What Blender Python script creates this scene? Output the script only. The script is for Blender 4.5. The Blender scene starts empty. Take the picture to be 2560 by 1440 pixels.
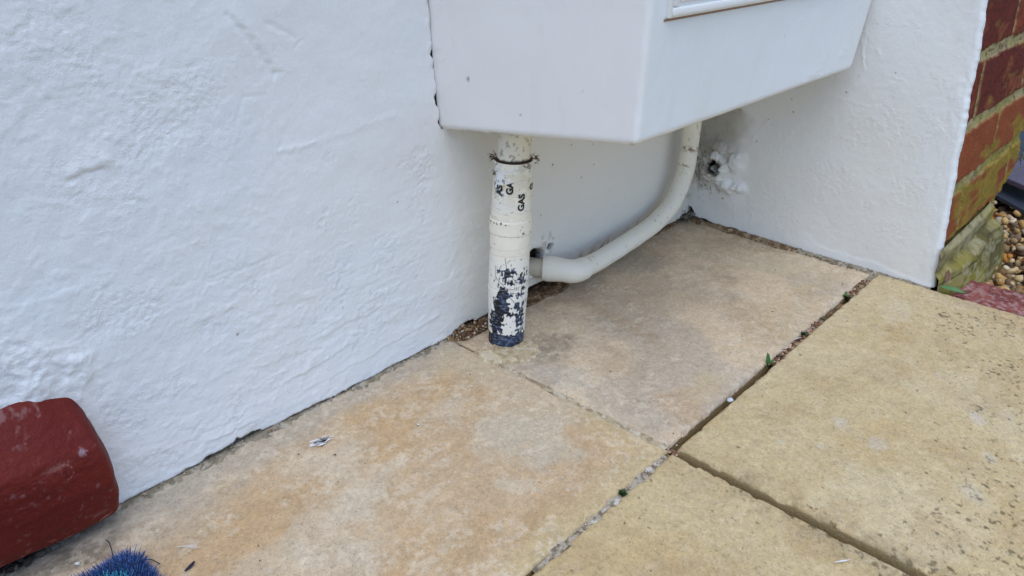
import bpy, math, random
import numpy as np
from mathutils import Matrix, Vector

# ------------------------------------------------------------------ camera, sky, sun, exposure
scn = bpy.context.scene
COL = scn.collection
cd = bpy.data.cameras.new('camera'); cam = bpy.data.objects.new('camera', cd); COL.objects.link(cam)
Rm = ((0.6726048905852404, 0.3247058092480471, -0.6649577419666513),
      (-0.7399074507683163, 0.3094436957664594, -0.5973119481878181),
      (0.011816321692827203, 0.893762125283325, 0.44838559070367756))
CP = (-0.95382963, -0.51974555, 0.413)
M = Matrix(Rm).to_4x4(); M.translation = Vector(CP); cam.matrix_world = M
cd.sensor_width = 36; cd.lens = 36*1949.58/2560; cd.clip_start = .01; cd.clip_end = 400
scn.camera = cam

w = bpy.data.worlds.new('World'); scn.world = w; w.use_nodes = True
nt = w.node_tree; bg = nt.nodes['Background']
sky = nt.nodes.new('ShaderNodeTexSky'); sky.sky_type = 'NISHITA'; sky.sun_disc = False
SUN_EL, SUN_AZ = math.radians(72), math.radians(243)     # compass-like azimuth of where the light comes from
sky.sun_elevation = SUN_EL; sky.sun_rotation = SUN_AZ
sky.air_density = 1.0; sky.dust_density = 0.6; sky.ozone_density = 1.0
nt.links.new(sky.outputs[0], bg.inputs[0]); bg.inputs[1].default_value = 0.15
sl = bpy.data.lights.new('sun', 'SUN'); sl.energy = 1.4; sl.angle = math.radians(70); sl.color = (1.0, .985, .965)
so = bpy.data.objects.new('sun', sl); COL.objects.link(so)
sd = Vector((math.sin(SUN_AZ)*math.cos(SUN_EL), math.cos(SUN_AZ)*math.cos(SUN_EL), math.sin(SUN_EL)))
so.rotation_euler = (-sd).to_track_quat('-Z', 'Y').to_euler()
so.location = (-2, -3, 4)
scn.view_settings.view_transform = 'Standard'; scn.view_settings.look = 'None'
scn.view_settings.exposure = 0.60; scn.view_settings.gamma = 1

# ------------------------------------------------------------------ helpers
rnd = random.Random(7); rng = np.random.default_rng(7)

def lin(c):
    c = np.asarray(c, dtype=float)/255.0
    return np.where(c <= .04045, c/12.92, ((c+.055)/1.055)**2.4)

def _h(ix, iy, s):
    n = (ix.astype(np.int64)*374761393 + iy.astype(np.int64)*668265263 + s*1442695041) & 0xffffffff
    n = ((n ^ (n >> 13))*1274126177) & 0xffffffff
    n = (n ^ (n >> 16)) & 0xffff
    return n/65535.0*2-1

def vn(x, y, s=0):
    x = np.asarray(x, float)+317.3; y = np.asarray(y, float)+211.7
    ix = np.floor(x); iy = np.floor(y); fx = x-ix; fy = y-iy
    fx = fx*fx*fx*(fx*(fx*6-15)+10); fy = fy*fy*fy*(fy*(fy*6-15)+10)
    a = _h(ix, iy, s); b = _h(ix+1, iy, s); c = _h(ix, iy+1, s); d = _h(ix+1, iy+1, s)
    return (a*(1-fx)+b*fx)*(1-fy)+(c*(1-fx)+d*fx)*fy

def fbm(x, y, s=0, o=4, g=.5):
    t = 0; a = 1; n = 0
    for k in range(o):
        c_, s_ = math.cos(.6*k+.3), math.sin(.6*k+.3)
        t = t+a*vn((x*c_-y*s_)*2**k, (x*s_+y*c_)*2**k, s+k*17); n += a; a *= g
    return t/n*1.5

def ss(a, b, x):
    t = np.clip((x-a)/(b-a), 0, 1); return t*t*(3-2*t)

def blob(x, y, cx, cy, rx, ry=None, rot=0, soft=.4, warp=.25, s=0):
    ry = ry or rx
    c, n = math.cos(rot), math.sin(rot)
    dx, dy = x-cx, y-cy
    u = (dx*c+dy*n)/rx; v = (-dx*n+dy*c)/ry
    d = np.sqrt(u*u+v*v)+warp*fbm(x*1.6/min(rx, ry), y*1.6/min(rx, ry), s+5, 3)
    return 1-ss(1-soft, 1+soft, d)

def pdist(x, y, pts):
    d = np.full(x.shape, 9.0)
    for (ax, ay), (bx, by) in zip(pts[:-1], pts[1:]):
        ex, ey = bx-ax, by-ay
        t = np.clip(((x-ax)*ex+(y-ay)*ey)/(ex*ex+ey*ey), 0, 1)
        d = np.minimum(d, np.hypot(x-ax-t*ex, y-ay-t*ey))
    return d

def mix(c, col, m):
    m = np.asarray(m)[..., None]
    return c*(1-m)+np.asarray(col)*m

def base(shape, col):
    return np.ones(shape+(1,))*np.asarray(col)

def link(name, me, mat=None, parent=None):
    o = bpy.data.objects.new(name, me); COL.objects.link(o)
    if mat and me: me.materials.append(mat)
    if parent: o.parent = parent
    return o

def tag(o, label=None, cat=None, group=None, kind=None):
    if label: o['label'] = label
    if cat: o['category'] = cat
    if group: o['group'] = group
    if kind: o['kind'] = kind
    return o

def empty(name, loc=(0, 0, 0)):
    o = bpy.data.objects.new(name, None); COL.objects.link(o); o.location = loc
    o.empty_display_size = .02
    return o

def mesh_np(name, V, F, col=None, rgh=None, mat=None, parent=None, smooth=True):
    """V (n,3), F (m,k) same-size faces"""
    me = bpy.data.meshes.new(name)
    V = np.ascontiguousarray(V, dtype=np.float32); F = np.ascontiguousarray(F, dtype=np.int32)
    if parent is not None:
        V = V-np.array(parent.location, dtype=np.float32)
    m, k = F.shape
    me.vertices.add(len(V)); me.vertices.foreach_set('co', V.ravel())
    me.loops.add(m*k); me.loops.foreach_set('vertex_index', F.ravel())
    me.polygons.add(m); me.polygons.foreach_set('loop_start', np.arange(m, dtype=np.int32)*k)
    me.polygons.foreach_set('loop_total', np.full(m, k, dtype=np.int32))
    me.polygons.foreach_set('use_smooth', np.full(m, smooth))
    me.update(calc_edges=True)
    if col is not None:
        a = me.attributes.new('Col', 'FLOAT_COLOR', 'POINT')
        c = np.ones((len(V), 4), dtype=np.float32); c[:, :3] = np.clip(col.reshape(-1, 3), 0, 1)
        a.data.foreach_set('color', c.ravel())
    if rgh is not None:
        a = me.attributes.new('rgh', 'FLOAT', 'POINT')
        a.data.foreach_set('value', np.ascontiguousarray(rgh.ravel(), dtype=np.float32))
    me.validate()
    return link(name, me, mat, parent)

def grid_faces(ny, nx, flip=False, wrap=False):
    j, i = np.meshgrid(np.arange(ny-1), np.arange(nx if wrap else nx-1), indexing='ij')
    a = j*nx+i; b = j*nx+(i+1) % nx; c = (j+1)*nx+(i+1) % nx; d = (j+1)*nx+i
    q = np.stack([a, b, c, d], -1).reshape(-1, 4)
    return q[:, ::-1] if flip else q

def grid(name, X, Y, Z, col=None, rgh=None, mat=None, parent=None, flip=False, wrap=False, smooth=True):
    ny, nx = X.shape
    return mesh_np(name, np.stack([X, Y, Z], -1).reshape(-1, 3), grid_faces(ny, nx, flip, wrap), col, rgh, mat, parent, smooth)

def box(name, x0, x1, y0, y1, z0, z1, mat, parent=None, col=None):
    V = np.array([(x, y, z) for z in (z0, z1) for y in (y0, y1) for x in (x0, x1)])
    F = np.array([(0, 2, 3, 1), (4, 5, 7, 6), (0, 1, 5, 4), (2, 6, 7, 3), (0, 4, 6, 2), (1, 3, 7, 5)])
    return mesh_np(name, V, F, base((8,), col) if col is not None else None, None, mat, parent, False)

# ------------------------------------------------------------------ materials
def N(t, ty, **k):
    n = t.nodes.new(ty)
    for a, b in k.items(): setattr(n, a, b)
    return n

def mat_surface(name, rough=.6, spec=.4, scales=((900, .5), (300, .5)), bump=.0004, colvar=.08, speck=None, flat=None, coat=0):
    """vertex-coloured surface with fine colour grain and multi-scale bump"""
    m = bpy.data.materials.new(name); m.use_nodes = True; t = m.node_tree
    b = t.nodes['Principled BSDF']; L = t.links.new
    tc = N(t, 'ShaderNodeTexCoord')
    if flat is None:
        at = N(t, 'ShaderNodeAttribute', attribute_name='Col'); csock = at.outputs['Color']
    else:
        rgb = N(t, 'ShaderNodeRGB'); rgb.outputs[0].default_value = (*flat, 1); csock = rgb.outputs[0]
    nz = N(t, 'ShaderNodeTexNoise'); nz.inputs['Scale'].default_value = scales[0][0]; nz.inputs['Detail'].default_value = 4
    nz.inputs['Roughness'].default_value = .7
    L(tc.outputs['Object'], nz.inputs['Vector'])
    mr = N(t, 'ShaderNodeMapRange'); mr.inputs[1].default_value = .3; mr.inputs[2].default_value = .7
    mr.inputs[3].default_value = 1-colvar; mr.inputs[4].default_value = 1+colvar
    L(nz.outputs['Fac'], mr.inputs[0])
    mx = N(t, 'ShaderNodeVectorMath', operation='SCALE'); L(csock, mx.inputs[0]); L(mr.outputs[0], mx.inputs['Scale'])
    out = mx.outputs[0]
    for sp in (speck or []):
        sc, lo, hi, c, amt = sp
        n2 = N(t, 'ShaderNodeTexNoise'); n2.inputs['Scale'].default_value = sc; n2.inputs['Detail'].default_value = 2
        L(tc.outputs['Object'], n2.inputs['Vector'])
        r2 = N(t, 'ShaderNodeMapRange'); r2.inputs[1].default_value = lo; r2.inputs[2].default_value = hi
        r2.inputs[3].default_value = 0; r2.inputs[4].default_value = amt
        L(n2.outputs['Fac'], r2.inputs[0])
        mm = N(t, 'ShaderNodeMix', data_type='RGBA'); L(r2.outputs[0], mm.inputs[0]); L(out, mm.inputs[6])
        mm.inputs[7].default_value = (*c, 1); out = mm.outputs[2]
    L(out, b.inputs['Base Color'])
    b.inputs['Roughness'].default_value = rough; b.inputs['Specular IOR Level'].default_value = spec
    prev = None
    ra = N(t, 'ShaderNodeAttribute', attribute_name='rgh')
    for k, (sc, st) in enumerate(scales):
        nb = N(t, 'ShaderNodeTexNoise'); nb.inputs['Scale'].default_value = sc; nb.inputs['Detail'].default_value = 3
        L(tc.outputs['Object'], nb.inputs['Vector'])
        bp = N(t, 'ShaderNodeBump'); bp.inputs['Distance'].default_value = bump*(1 if k == 0 else 2.2)
        bp.inputs['Strength'].default_value = st
        if flat is None:
            mu = N(t, 'ShaderNodeMath', operation='MULTIPLY_ADD'); L(ra.outputs['Fac'], mu.inputs[0])
            mu.inputs[1].default_value = st; mu.inputs[2].default_value = st*.25; L(mu.outputs[0], bp.inputs['Strength'])
        L(nb.outputs['Fac'], bp.inputs['Height'])
        if prev: L(prev, bp.inputs['Normal'])
        prev = bp.outputs[0]
    L(prev, b.inputs['Normal'])
    return m

M_paint = mat_surface('masonry_paint', .55, .35, ((800, .5), (330, .32)), .0004, .02)
M_gloss = mat_surface('gloss_paint', .38, .45, ((500, .25), (120, .2)), .0003, .012)
M_pipe = mat_surface('pipe_paint', .5, .4, ((900, .5), (250, .3)), .0004, .03)
M_stone = mat_surface('slab_concrete', .88, .2, ((1100, .8), (380, .7)), .0006, .13,
                      speck=[(620, .60, .67, tuple(lin((118, 100, 74))), .38), (760, .63, .71, tuple(lin((232, 224, 206))), .35)])
M_brick = mat_surface('clay_brick', .9, .15, ((900, .9), (350, .8)), .001, .3)
M_mortar = mat_surface('rough_mortar', .95, .1, ((900, .8), (300, .6)), .0006, .25)
M_red = mat_surface('red_step_paint', .62, .25, ((600, .8), (200, .8)), .0007, .14)
M_soil = mat_surface('soil', 1, .1, ((500, .8), (150, .8)), .003, .3)
M_grit = mat_surface('grit', .9, .2, ((600, .5), (200, .5)), .0006, .2)
M_fibre = mat_surface('mat_fibre', .8, .2, ((300, .2),), .0001, .15)
M_dark = mat_surface('black_debris', .5, .4, ((300, .3),), .0004, .15)
M_leaf = mat_surface('weed_leaf', .5, .4, ((300, .3),), .0003, .2)
M_ink = mat_surface('black_ink', .5, .4, ((300, .1),), .0001, .05, flat=(.012, .012, .014))

WHITE = np.array((.765, .777, .80))
DIRT_AND_SHADE = lin((92, 70, 50))

# ------------------------------------------------------------------ left rendered wall (plane y = 0)
def grooves(X, Z, h, lst):
    for pts, wd, dp in lst:
        dp = dp*.36; wd = wd*1.15
        x0 = min(p[0] for p in pts)-5*wd; x1 = max(p[0] for p in pts)+5*wd
        z0 = min(p[1] for p in pts)-5*wd; z1 = max(p[1] for p in pts)+5*wd
        m = (X > x0) & (X < x1) & (Z > z0) & (Z < z1)
        if m.any():
            d = pdist(X[m]+.0012*vn(X[m]*260, Z[m]*260, 3), Z[m]+.0012*vn(X[m]*260, Z[m]*260, 9), pts)
            h[m] += dp*np.exp(-(d/wd)**2)
    return h

def steps(X, Z, h, lst):
    """raised paint-flake edges: higher above the line, falling off slowly"""
    for pts, wd, dp in lst:
        dp = dp*.6
        x0, x1 = pts[0][0], pts[-1][0]
        zz = np.interp(X, [p[0] for p in pts], [p[1] for p in pts])+.0018*fbm(X*90, X*0+3, 8, 4)
        m = ss(x0, x0+.012, X)*(1-ss(x1-.012, x1, X))
        d = Z-zz
        h += dp*m*ss(-.0004, .0006, d)*np.exp(-np.clip(d, 0, 1)/wd)
    return h

house = empty('rendered_wall', (-.9, 0, 0))
tag(house, 'white painted rough rendered house wall on the left running behind the meter box', 'wall')
nx, nz = 800, 380
xs = np.linspace(-.93, .012, nx); zs = np.linspace(0, .44, nz)
X, Z = np.meshgrid(xs, zs)
left = 1-ss(-.72, -.52, X+.35*(Z-.2))       # coarser stucco to the upper left
low = 1-ss(.05, .20, Z)
h = .0022*fbm(X*6, Z*6, 1, 2)+.00040*fbm(X*26, Z*30, 2, 3)
h += left*(.00026*fbm(X*75, Z*75, 3, 4)+.00028*ss(.15, .6, fbm(X*150, Z*150, 4, 3)))
h += (1-left)*.00012*fbm(X*110, Z*140, 5, 4)
# flaked terraces lower down, stretched along the wall
tn = fbm(X*14+.3*fbm(X*30, Z*40, 33), Z*46, 12, 4)
h += .00022*ss(.30, .35, tn)*ss(.0, .04, Z)*(1-ss(.12, .24, Z))
tn2 = fbm(X*22, Z*60, 14, 4)
h += .00030*low*ss(.32, .36, tn2)
tn3 = fbm(X*10, Z*26, 18, 4); h += .00025*ss(.42, .46, tn3)*left
h += low*.00010*fbm(X*110, Z*300, 15, 3)
rough_m = np.zeros_like(X)
for (cx, cz, r1, r2) in [(-.7756, .0714, .022, .017), (-.8028, .0819, .010, .02), (-.5077, .1887, .02, .018), (-.5043, .161, .014, .028),
                         (-.6003, .2206, .008, .006), (-.6791, .1332, .014, .006), (-.5898, .1692, .028, .013), (-.7106, .1098, .03, .008),
                         (-.7822, .1521, .03, .02), (-.5992, .1198, .022, .02), (-.5548, .1206, .02, .018), (-.7783, .327, .03, .03),
                         (-.7147, .2798, .04, .03), (-.7751, .2462, .035, .03), (-.66, .045, .06, .013), (-.74, .022, .06, .014),
                         (-.55, .05, .05, .012), (-.63, .09, .04, .01), (-.52, .1, .02, .012), (-.56, .078, .05, .01)]:
    rough_m = np.maximum(rough_m, blob(X, Z, cx, cz, r1, r2, .1, .35, .45, int(-cx*1000)))
rough_m *= .45+.55*ss(-.1, .2, fbm(X*60, Z*60, 44, 3))
pit = fbm(X*330, Z*330, 21, 3)
h -= rough_m*.00040*ss(-.05, .35, pit)
h = grooves(X, Z, h, [
    ([(-.6695, .3378), (-.6554, .3205), (-.6383, .293)], .0022, -.0024), ([(-.664, .3378), (-.651, .322), (-.634, .295)], .0035, .0012),
    ([(-.6383, .293), (-.632, .2935)], .002, -.0014),
    ([(-.6396, .3298), (-.6195, .318)], .0016, -.0014), ([(-.612, .315), (-.6195, .310)], .0012, -.0010),
    ([(-.7917, .249), (-.784, .251), (-.772, .2515)], .0015, -.0034), ([(-.790, .2535), (-.780, .2555), (-.768, .2575)], .0038, .0030),
    ([(-.7712, .264), (-.7593, .2721)], .007, .0016), ([(-.79, .244), (-.775, .236)], .004, .0010),
    ([(-.6665, .28), (-.6747, .2641)], .0014, -.0009), ([(-.665, .281), (-.648, .2795)], .0011, -.0008),
    ([(-.643, .2349), (-.6101, .2359)], .0018, .0014), ([(-.643, .2349), (-.640, .242)], .0011, -.0010),
    ([(-.61, .2359), (-.53, .243)], .0024, .0007),
    ([(-.719, .1475), (-.7072, .1500), (-.6902, .1509), (-.6727, .1519), (-.6544, .1528)], .0011, -.0010),
    ([(-.7185, .1455), (-.705, .1448), (-.695, .147)], .0010, -.0012),
    ([(-.7609, .1877), (-.7518, .1909), (-.7342, .1915)], .0016, -.0008),
    ([(-.75, .156), (-.735, .153), (-.722, .1532)], .0013, -.0009), ([(-.695, .135), (-.688, .1345)], .0028, -.0009),
    ([(-.73, .123), (-.70, .110), (-.68, .100)], .0016, .0006), ([(-.82, .335), (-.80, .333)], .002, -.001),
    ([(-.797, .305), (-.792, .300)], .002, -.0016), ([(-.80, .312), (-.797, .305)], .0013, -.0013),
    ([(-.655, .1), (-.64, .103)], .001, -.0008), ([(-.60, .30), (-.55, .28)], .01, .0009), ([(-.58, .21), (-.57, .2)], .006, -.0008)])
h = steps(X, Z, h, [([(-.671, .0344), (-.6467, .0351), (-.6403, .0363), (-.6074, .0423), (-.5823, .0441)], .012, .0013),
                    ([(-.7498, .0116), (-.741, .0126), (-.713, .009), (-.69, .009)], .010, .0014),
                    ([(-.80, .030), (-.76, .024), (-.70, .020)], .010, .0008),
                    ([(-.64, .062), (-.60, .066), (-.54, .069)], .012, .0008),
                    ([(-.70, .060), (-.66, .058), (-.62, .053)], .008, .0006),
                    ([(-.59, .095), (-.55, .098), (-.49, .104)], .02, .0005),
                    ([(-.66, .018), (-.60, .021), (-.53, .026), (-.48, .030)], .008, .0008)])
# lumpy render above the red step
bl = blob(X, Z, -.865, .137, .05, .024, -.3, .5, .4, 6)
h += bl*(.0024+.0018*fbm(X*55, Z*55, 7, 4)-.0014*np.abs(fbm(X*110, Z*90, 71, 3))); rough_m = np.maximum(rough_m, bl)
# gap round the meter box edge
gx = -.4722-.09*(Z-.2205)+.0006*fbm(Z*120, Z*0, 31)
gw = .0010+.0007*ss(-.2, .5, fbm(Z*50, Z*0+2, 32))
for cz in (.2884, .2505, .2445, .2275): gw += .0022*np.exp(-((Z-cz)/.0035)**2)
gap = np.exp(-((X-gx)/(gw*1.3))**4)*(Z > .2205)
h -= .007*gap
# ridge of old filler beside the box
h += .0007*np.exp(-((X-gx+.005)/.004)**2)*ss(.215, .24, Z)*(1+fbm(X*200, Z*90, 36))
# hole where the small pipe comes through the wall, and the chip above it
hd = np.hypot((X+.3385)/1.1, (Z-.0325))+.0008*fbm(X*300, Z*300, 51)
hole = 1-ss(.0140, .0152, hd)
hd2 = np.hypot((X+.3110)*.8, (Z-.0420)*1.5)+.0010*fbm(X*260, Z*260, 52)
hole = np.maximum(hole, 1-ss(.0046, .0056, hd2))
h -= .0115*hole
h += .0022*np.exp(-((hd-.019)/.004)**2)*(1+.8*fbm(X*200, Z*200, 53))
# slope out a little towards the foot of the wall
h += .0010*low
edge = (1-ss(-.005, .012, X))*ss(-.93, -.91, X)*(1-ss(.41, .44, Z))
Y = -h*edge
# ragged bottom edge
zb = .0020+.0010*fbm(X*90, X*0, 61, 4)+.0018*ss(.35, .6, fbm(X*28, X*0+5, 62, 3))
zb += .007*blob(X, X*0, -.452, 0, .013, .02, 0, .3, .3, 63)+.004*ss(-.46, -.42, X)*(1-ss(-.42, -.38, X))
zb += .011*ss(-.40, -.365, X)*(1-ss(-.29, -.262, X))+.004*ss(-.27, -.25, X)
zb += .004*blob(X, X*0, -.708, 0, .010, .02, 0, .3, .3, 64)+.003*blob(X, X*0, -.73, 0, .016, .02, 0, .3, .3, 65)
Z2 = zb+(Z*(.44-zb)/.44)
c = base(X.shape, WHITE)
# slightly uneven old emulsion: cooler repainted patches and the warm shade under the box painted in as cream
c = mix(c, (.74, .78, .82), .55*ss(0, .4, fbm(X*11, Z*11, 66)))
c = mix(c, (.70, .72, .75), .35*blob(X, Z, -.789, .083, .022, .016, 0, .5, .4, 3))
c = mix(c, (.66, .69, .74), .4*rough_m*ss(-.1, .5, pit)*low)
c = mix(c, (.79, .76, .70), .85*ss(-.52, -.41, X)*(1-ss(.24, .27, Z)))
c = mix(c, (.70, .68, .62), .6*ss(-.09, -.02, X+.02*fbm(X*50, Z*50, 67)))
for (sx, sz, sr) in [(-.3119, .1427, .0012), (-.3298, .0864, .0008), (-.2378, .1302, .0008), (-.295, .0959, .0007), (-.26, .12, .0008), (-.28, .16, .0009), (-.24, .155, .0007),
                     (-.35, .11, .0007), (-.37, .13, .0006), (-.36, .06, .0007), (-.345, .07, .0006), (-.6, .083, .0006), (-.70, .095, .0010), (-.645, .235, .0006), (-.53, .165, .0006)]:
    c = mix(c, lin((88, 80, 72)), blob(X, Z, sx, sz, sr, None, 0, .4, .3, 5))
c = mix(c, lin((150, 140, 125)), .5*ss(.1, .5, fbm(X*160, Z*160, 68))*blob(X, Z, -.318, .048, .018, .012, 0, .5, .4, 6))
c = mix(c, lin((140, 122, 104)), .6*ss(.0, .7, fbm(X*120, Z*120, 69))*ss(-.33, -.26, X)*(1-ss(.006, .026, Z-.06*np.clip(X+.3, 0, 1))))
c = mix(c, DIRT_AND_SHADE*.6, .9*gap); c = mix(c, DIRT_AND_SHADE*.12, ss(.2, .7, hole))  # dirt in the gap; shade inside hole and chip painted near-black
c = mix(c, lin((150, 135, 115)), .55*(1-ss(.0003, .0022, Z2-zb))*ss(-.2, .3, fbm(X*150, Z*40, 70)))
rg = .25+.5*left+1.2*rough_m+.3*low
# turn the bottom edge inwards
X = np.vstack([X[:1], X[:1], X]); Y = np.vstack([Y[:1]*0+.014, Y[:1]+.0015, Y]); Z2 = np.vstack([Z2[:1]+.0005, Z2[:1]-.0006, Z2])
c = np.concatenate([base((2, nx), lin((120, 100, 80))), c]); rg = np.vstack([rg[:1], rg[:1], rg])
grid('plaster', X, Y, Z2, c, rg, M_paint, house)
# the rest of the wall, above and to the left
def plain(name, fx, fz, n, m, mat, parent):
    U, V_ = np.meshgrid(np.linspace(*fx, n), np.linspace(*fz, m))
    hh = .003*fbm(U*7, V_*7, 1, 3)*ss(fx[0], fx[0]+.02, U)*(1-ss(fx[1]-.02, fx[1], U))*ss(fz[0], fz[0]+.02, V_)
    return grid(name, U, -hh, V_, base(U.shape, WHITE), U*0+.5, mat, parent)
plain('plaster', (-.93, .012), (.44, 2.7), 60, 150, M_paint, house)
plain('plaster', (-3.2, -.93), (0, 2.7), 150, 180, M_paint, house)
box('masonry_core', -3.2, .30, .0145, .25, -.3, 2.7, M_mortar, house, lin((105, 82, 62)))

# ------------------------------------------------------------------ pier on the right: plaster face (plane x = 0) and brick face
pier = empty('brick_pier', (.15, -.2, 0))
tag(pier, 'red brick pier at the right with a white plastered inner side and mossy foot', 'pier')
def ywid(z): return .3365-.08*np.clip(z, 0, .42)
nt_, nz = 330, 380
ts = np.concatenate([np.linspace(-.03, 1, nt_), [1.004, 1.007, 1.010, 1.014, 1.018]])
T, Z = np.meshgrid(ts, np.linspace(0, .44, nz))
YY = -T*ywid(Z)
h = .0018*fbm(YY*8, Z*8, 101, 2)+.00014*fbm(YY*60, Z*60, 102, 4)+.00012*fbm(YY*160, Z*160, 103, 3)
rough_m = np.zeros_like(T)
for (cy, cz, a, b_) in [(-.20, .10, .05, .03), (-.24, .06, .05, .035), (-.16, .20, .04, .03), (-.22, .19, .05, .04), (-.27, .12, .03, .04), (-.13, .05, .04, .03), (-.29, .20, .02, .06), (-.2, .3, .04, .02), (-.12, .14, .03, .02)]:
    rough_m = np.maximum(rough_m, blob(YY, Z, cy, cz, a, b_, .2, .4, .5, int(cz*999)))
rough_m *= ss(-.2, .15, fbm(YY*45, Z*45, 105, 3))
h += rough_m*.00022*ss(.0, .5, fbm(YY*260, Z*260, 106, 3))
h += .0001*ss(.15, .2, fbm(YY*22, Z*30, 107, 4))
# vertical brush ridges under the box, caulk crease beside the box
h = grooves(YY, Z, h, [([(-.1956, .2714), (-.2047, .239)], .0008, .0012), ([(-.1975, .285), (-.2015, .245)], .0016, .0009), ([(-.2010, .272), (-.2062, .242)], .0007, -.0008),
    ([(-.205, .238), (-.203, .233)], .0022, .0012),
    ([(-.10, .16), (-.078, .125)], .0011, .0010), ([(-.085, .15), (-.083, .12)], .0010, .0008), ([(-.045, .15), (-.047, .125)], .0012, .0012),
    ([(-.10, .03), (-.095, .012)], .0012, .0008), ([(-.07, .03), (-.075, .01)], .0012, .0008), ([(-.16, .205), (-.22, .197)], .0016, .0006),
    ([(-.24, .235), (-.25, .233)], .0012, .0009), ([(-.215, .262), (-.218, .258)], .0016, .0014)])
# lump of old filler round a cut-off pipe
def g2(cy, cz, a, b_, hh, rot=0):
    c_, s_ = math.cos(rot), math.sin(rot)
    u = ((YY-cy)*c_+(Z-cz)*s_)/a; v = (-(YY-cy)*s_+(Z-cz)*c_)/b_
    return hh*np.exp(-(u*u+v*v)**1.3)
wob = 1+.25*fbm(YY*90, Z*90, 110, 3)
lump = np.maximum.reduce([g2(-.050, .084, .022, .019, .009), g2(-.062, .092, .014, .018, .009), g2(-.038, .087, .019, .018, .006),
                          g2(-.050, .063, .022, .010, .012, .35), g2(-.026, .066, .012, .010, .012), g2(-.040, .110, .020, .010, .009), g2(-.070, .060, .012, .008, .009)])*wob
lump = np.maximum(lump, 0)
h += lump+.0022*fbm(YY*140, Z*140, 111, 3)*ss(.001, .008, lump)
hr = np.hypot((YY+.0390)*.95, Z-.0875)+.0012*fbm(YY*160, Z*160, 112, 2)
hole = 1-ss(.0112, .0118, hr)
h -= .036*hole
h += g2(-.058, .040, .02, .012, .002)
# thicker skirt at the foot and a proud, softened arris
sk = 1-ss(.009, .014, Z+.0015*fbm(YY*60, Z*0, 113, 3)+.008*ss(-.25, -.33, YY)); sk *= ss(.1, .3, -YY)
h += .0007*sk
h += .0006*fbm(YY*120, Z*50, 117, 3)*ss(.9, 1, T)
rr = np.clip((T-.985)/.033, 0, 1)
Xp = -h*(1-ss(-.0, .02, YY))*1.0
Xp = np.where(T > .985, Xp*(1-rr)+rr*rr*.010, Xp)
YYp = YY.copy()
YYp += (T > .9)*(.0011*fbm(Z*45, Z*0, 114, 3)+.0003*fbm(Z*200, Z*0, 115, 2))*ss(.9, 1, T)
YYp = np.where(T >= 1.0, -ywid(Z)-.0006*np.minimum(1, (T-1)/.01)+(.0011*fbm(Z*45, Z*0, 114, 3)+.0003*fbm(Z*200, Z*0, 115, 2)), YYp)
Xp = np.where(T > 1.0, Xp+.002*fbm(Z*110, Z*0, 116, 3)*ss(1.004, 1.018, T), Xp)
# hold the plaster off the slab with a ragged edge
zb = .0026+.0012*fbm(YY*80, YY*0, 121, 4)+.0018*ss(.2, .6, fbm(YY*26, YY*0+4, 122, 3))+.0035*ss(-.085, -.01, YY)
zb += .012*blob(YY, YY*0, -.003, 0, .008, .02, 0, .3, .3, 8)
Z2 = zb+Z*(.44-zb)/.44
c = base(T.shape, (.79, .795, .79))
c = mix(c, (.79, .78, .75), .6*ss(-.1, .4, fbm(YY*12, Z*12, 131)))
c = mix(c, (.78, .80, .825), .5*sk); c = mix(c, (.79, .815, .84), .7*ss(.955, .985, T))
c = mix(c, (.79, .79, .78), .6*ss(.003, .009, lump)*ss(-.025, -.04, YY))
dz = blob(YY, Z, -.012, .095, .020, .055, .1, .5, .5, 9)
dz = np.maximum(dz, .6*blob(YY, Z, -.03, .125, .03, .05, 0, .6, .5, 91))
c = mix(c, lin((150, 140, 118)), .40*dz)
c = mix(c, lin((112, 96, 70)), .7*dz*ss(.0, .9, fbm(YY*110, Z*110, 132, 4)))
c = mix(c, lin((150, 142, 128)), .6*blob(YY, Z, -.02, .14, .05, .05, 0, .5, .5, 92))
c = mix(c, lin((90, 76, 58)), .7*ss(.5, .7, fbm(YY*300, Z*300, 133, 3))*blob(YY, Z, -.02, .08, .022, .04, 0, .5, .5, 10))
c = mix(c, lin((84, 66, 46)), .8*ss(.15, .5, fbm(YY*260, Z*260, 134, 3))*blob(YY, Z, -.043, .0535, .009, .004, 0, .5, .5, 11))
c = mix(c, lin((30, 24, 20))*.5, ss(.1, .5, hole)); c = mix(c, lin((190, 150, 90)), blob(YY, Z, -.053, .0395, .0018, .0014, 0, .3, .3, 12))
c = mix(c, lin((70, 60, 50)), .6*np.exp(-((hr-.0085)/.0016)**2)*ss(-.2, .3, fbm(YY*220, Z*220, 135)))
c = mix(c, lin((85, 72, 58)), .85*(1-ss(.0002, .0016, Z2-zb))*ss(-.2, .3, fbm(YY*130, Z*0, 136)))
for (sy, sz) in [(-.089, .129), (-.10, .16), (-.06, .165), (-.125, .19), (-.24, .24), (-.13, .175), (-.19, .21)]:
    c = mix(c, lin((80, 75, 66)), blob(YY, Z, sy, sz, .0008, None, 0, .4, .3, 5))
rg = .45+.9*rough_m+.5*ss(.92, 1, T)
Xp = np.vstack([Xp[:1]*0+.013, Xp]); YYp = np.vstack([YYp[:1], YYp]); Z2 = np.vstack([Z2[:1], Z2])
c = np.concatenate([base((1, len(ts)), lin((90, 74, 58))), c]); rg = np.vstack([rg[:1], rg])
grid('plaster_face', Xp, YYp, Z2, c, rg, M_paint, pier, flip=True)
A_, K_ = np.meshgrid(np.linspace(0, 2*math.pi, 120, endpoint=False), np.linspace(0, 1, 44))
ca, sa = np.cos(A_), np.sin(A_)
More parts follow.
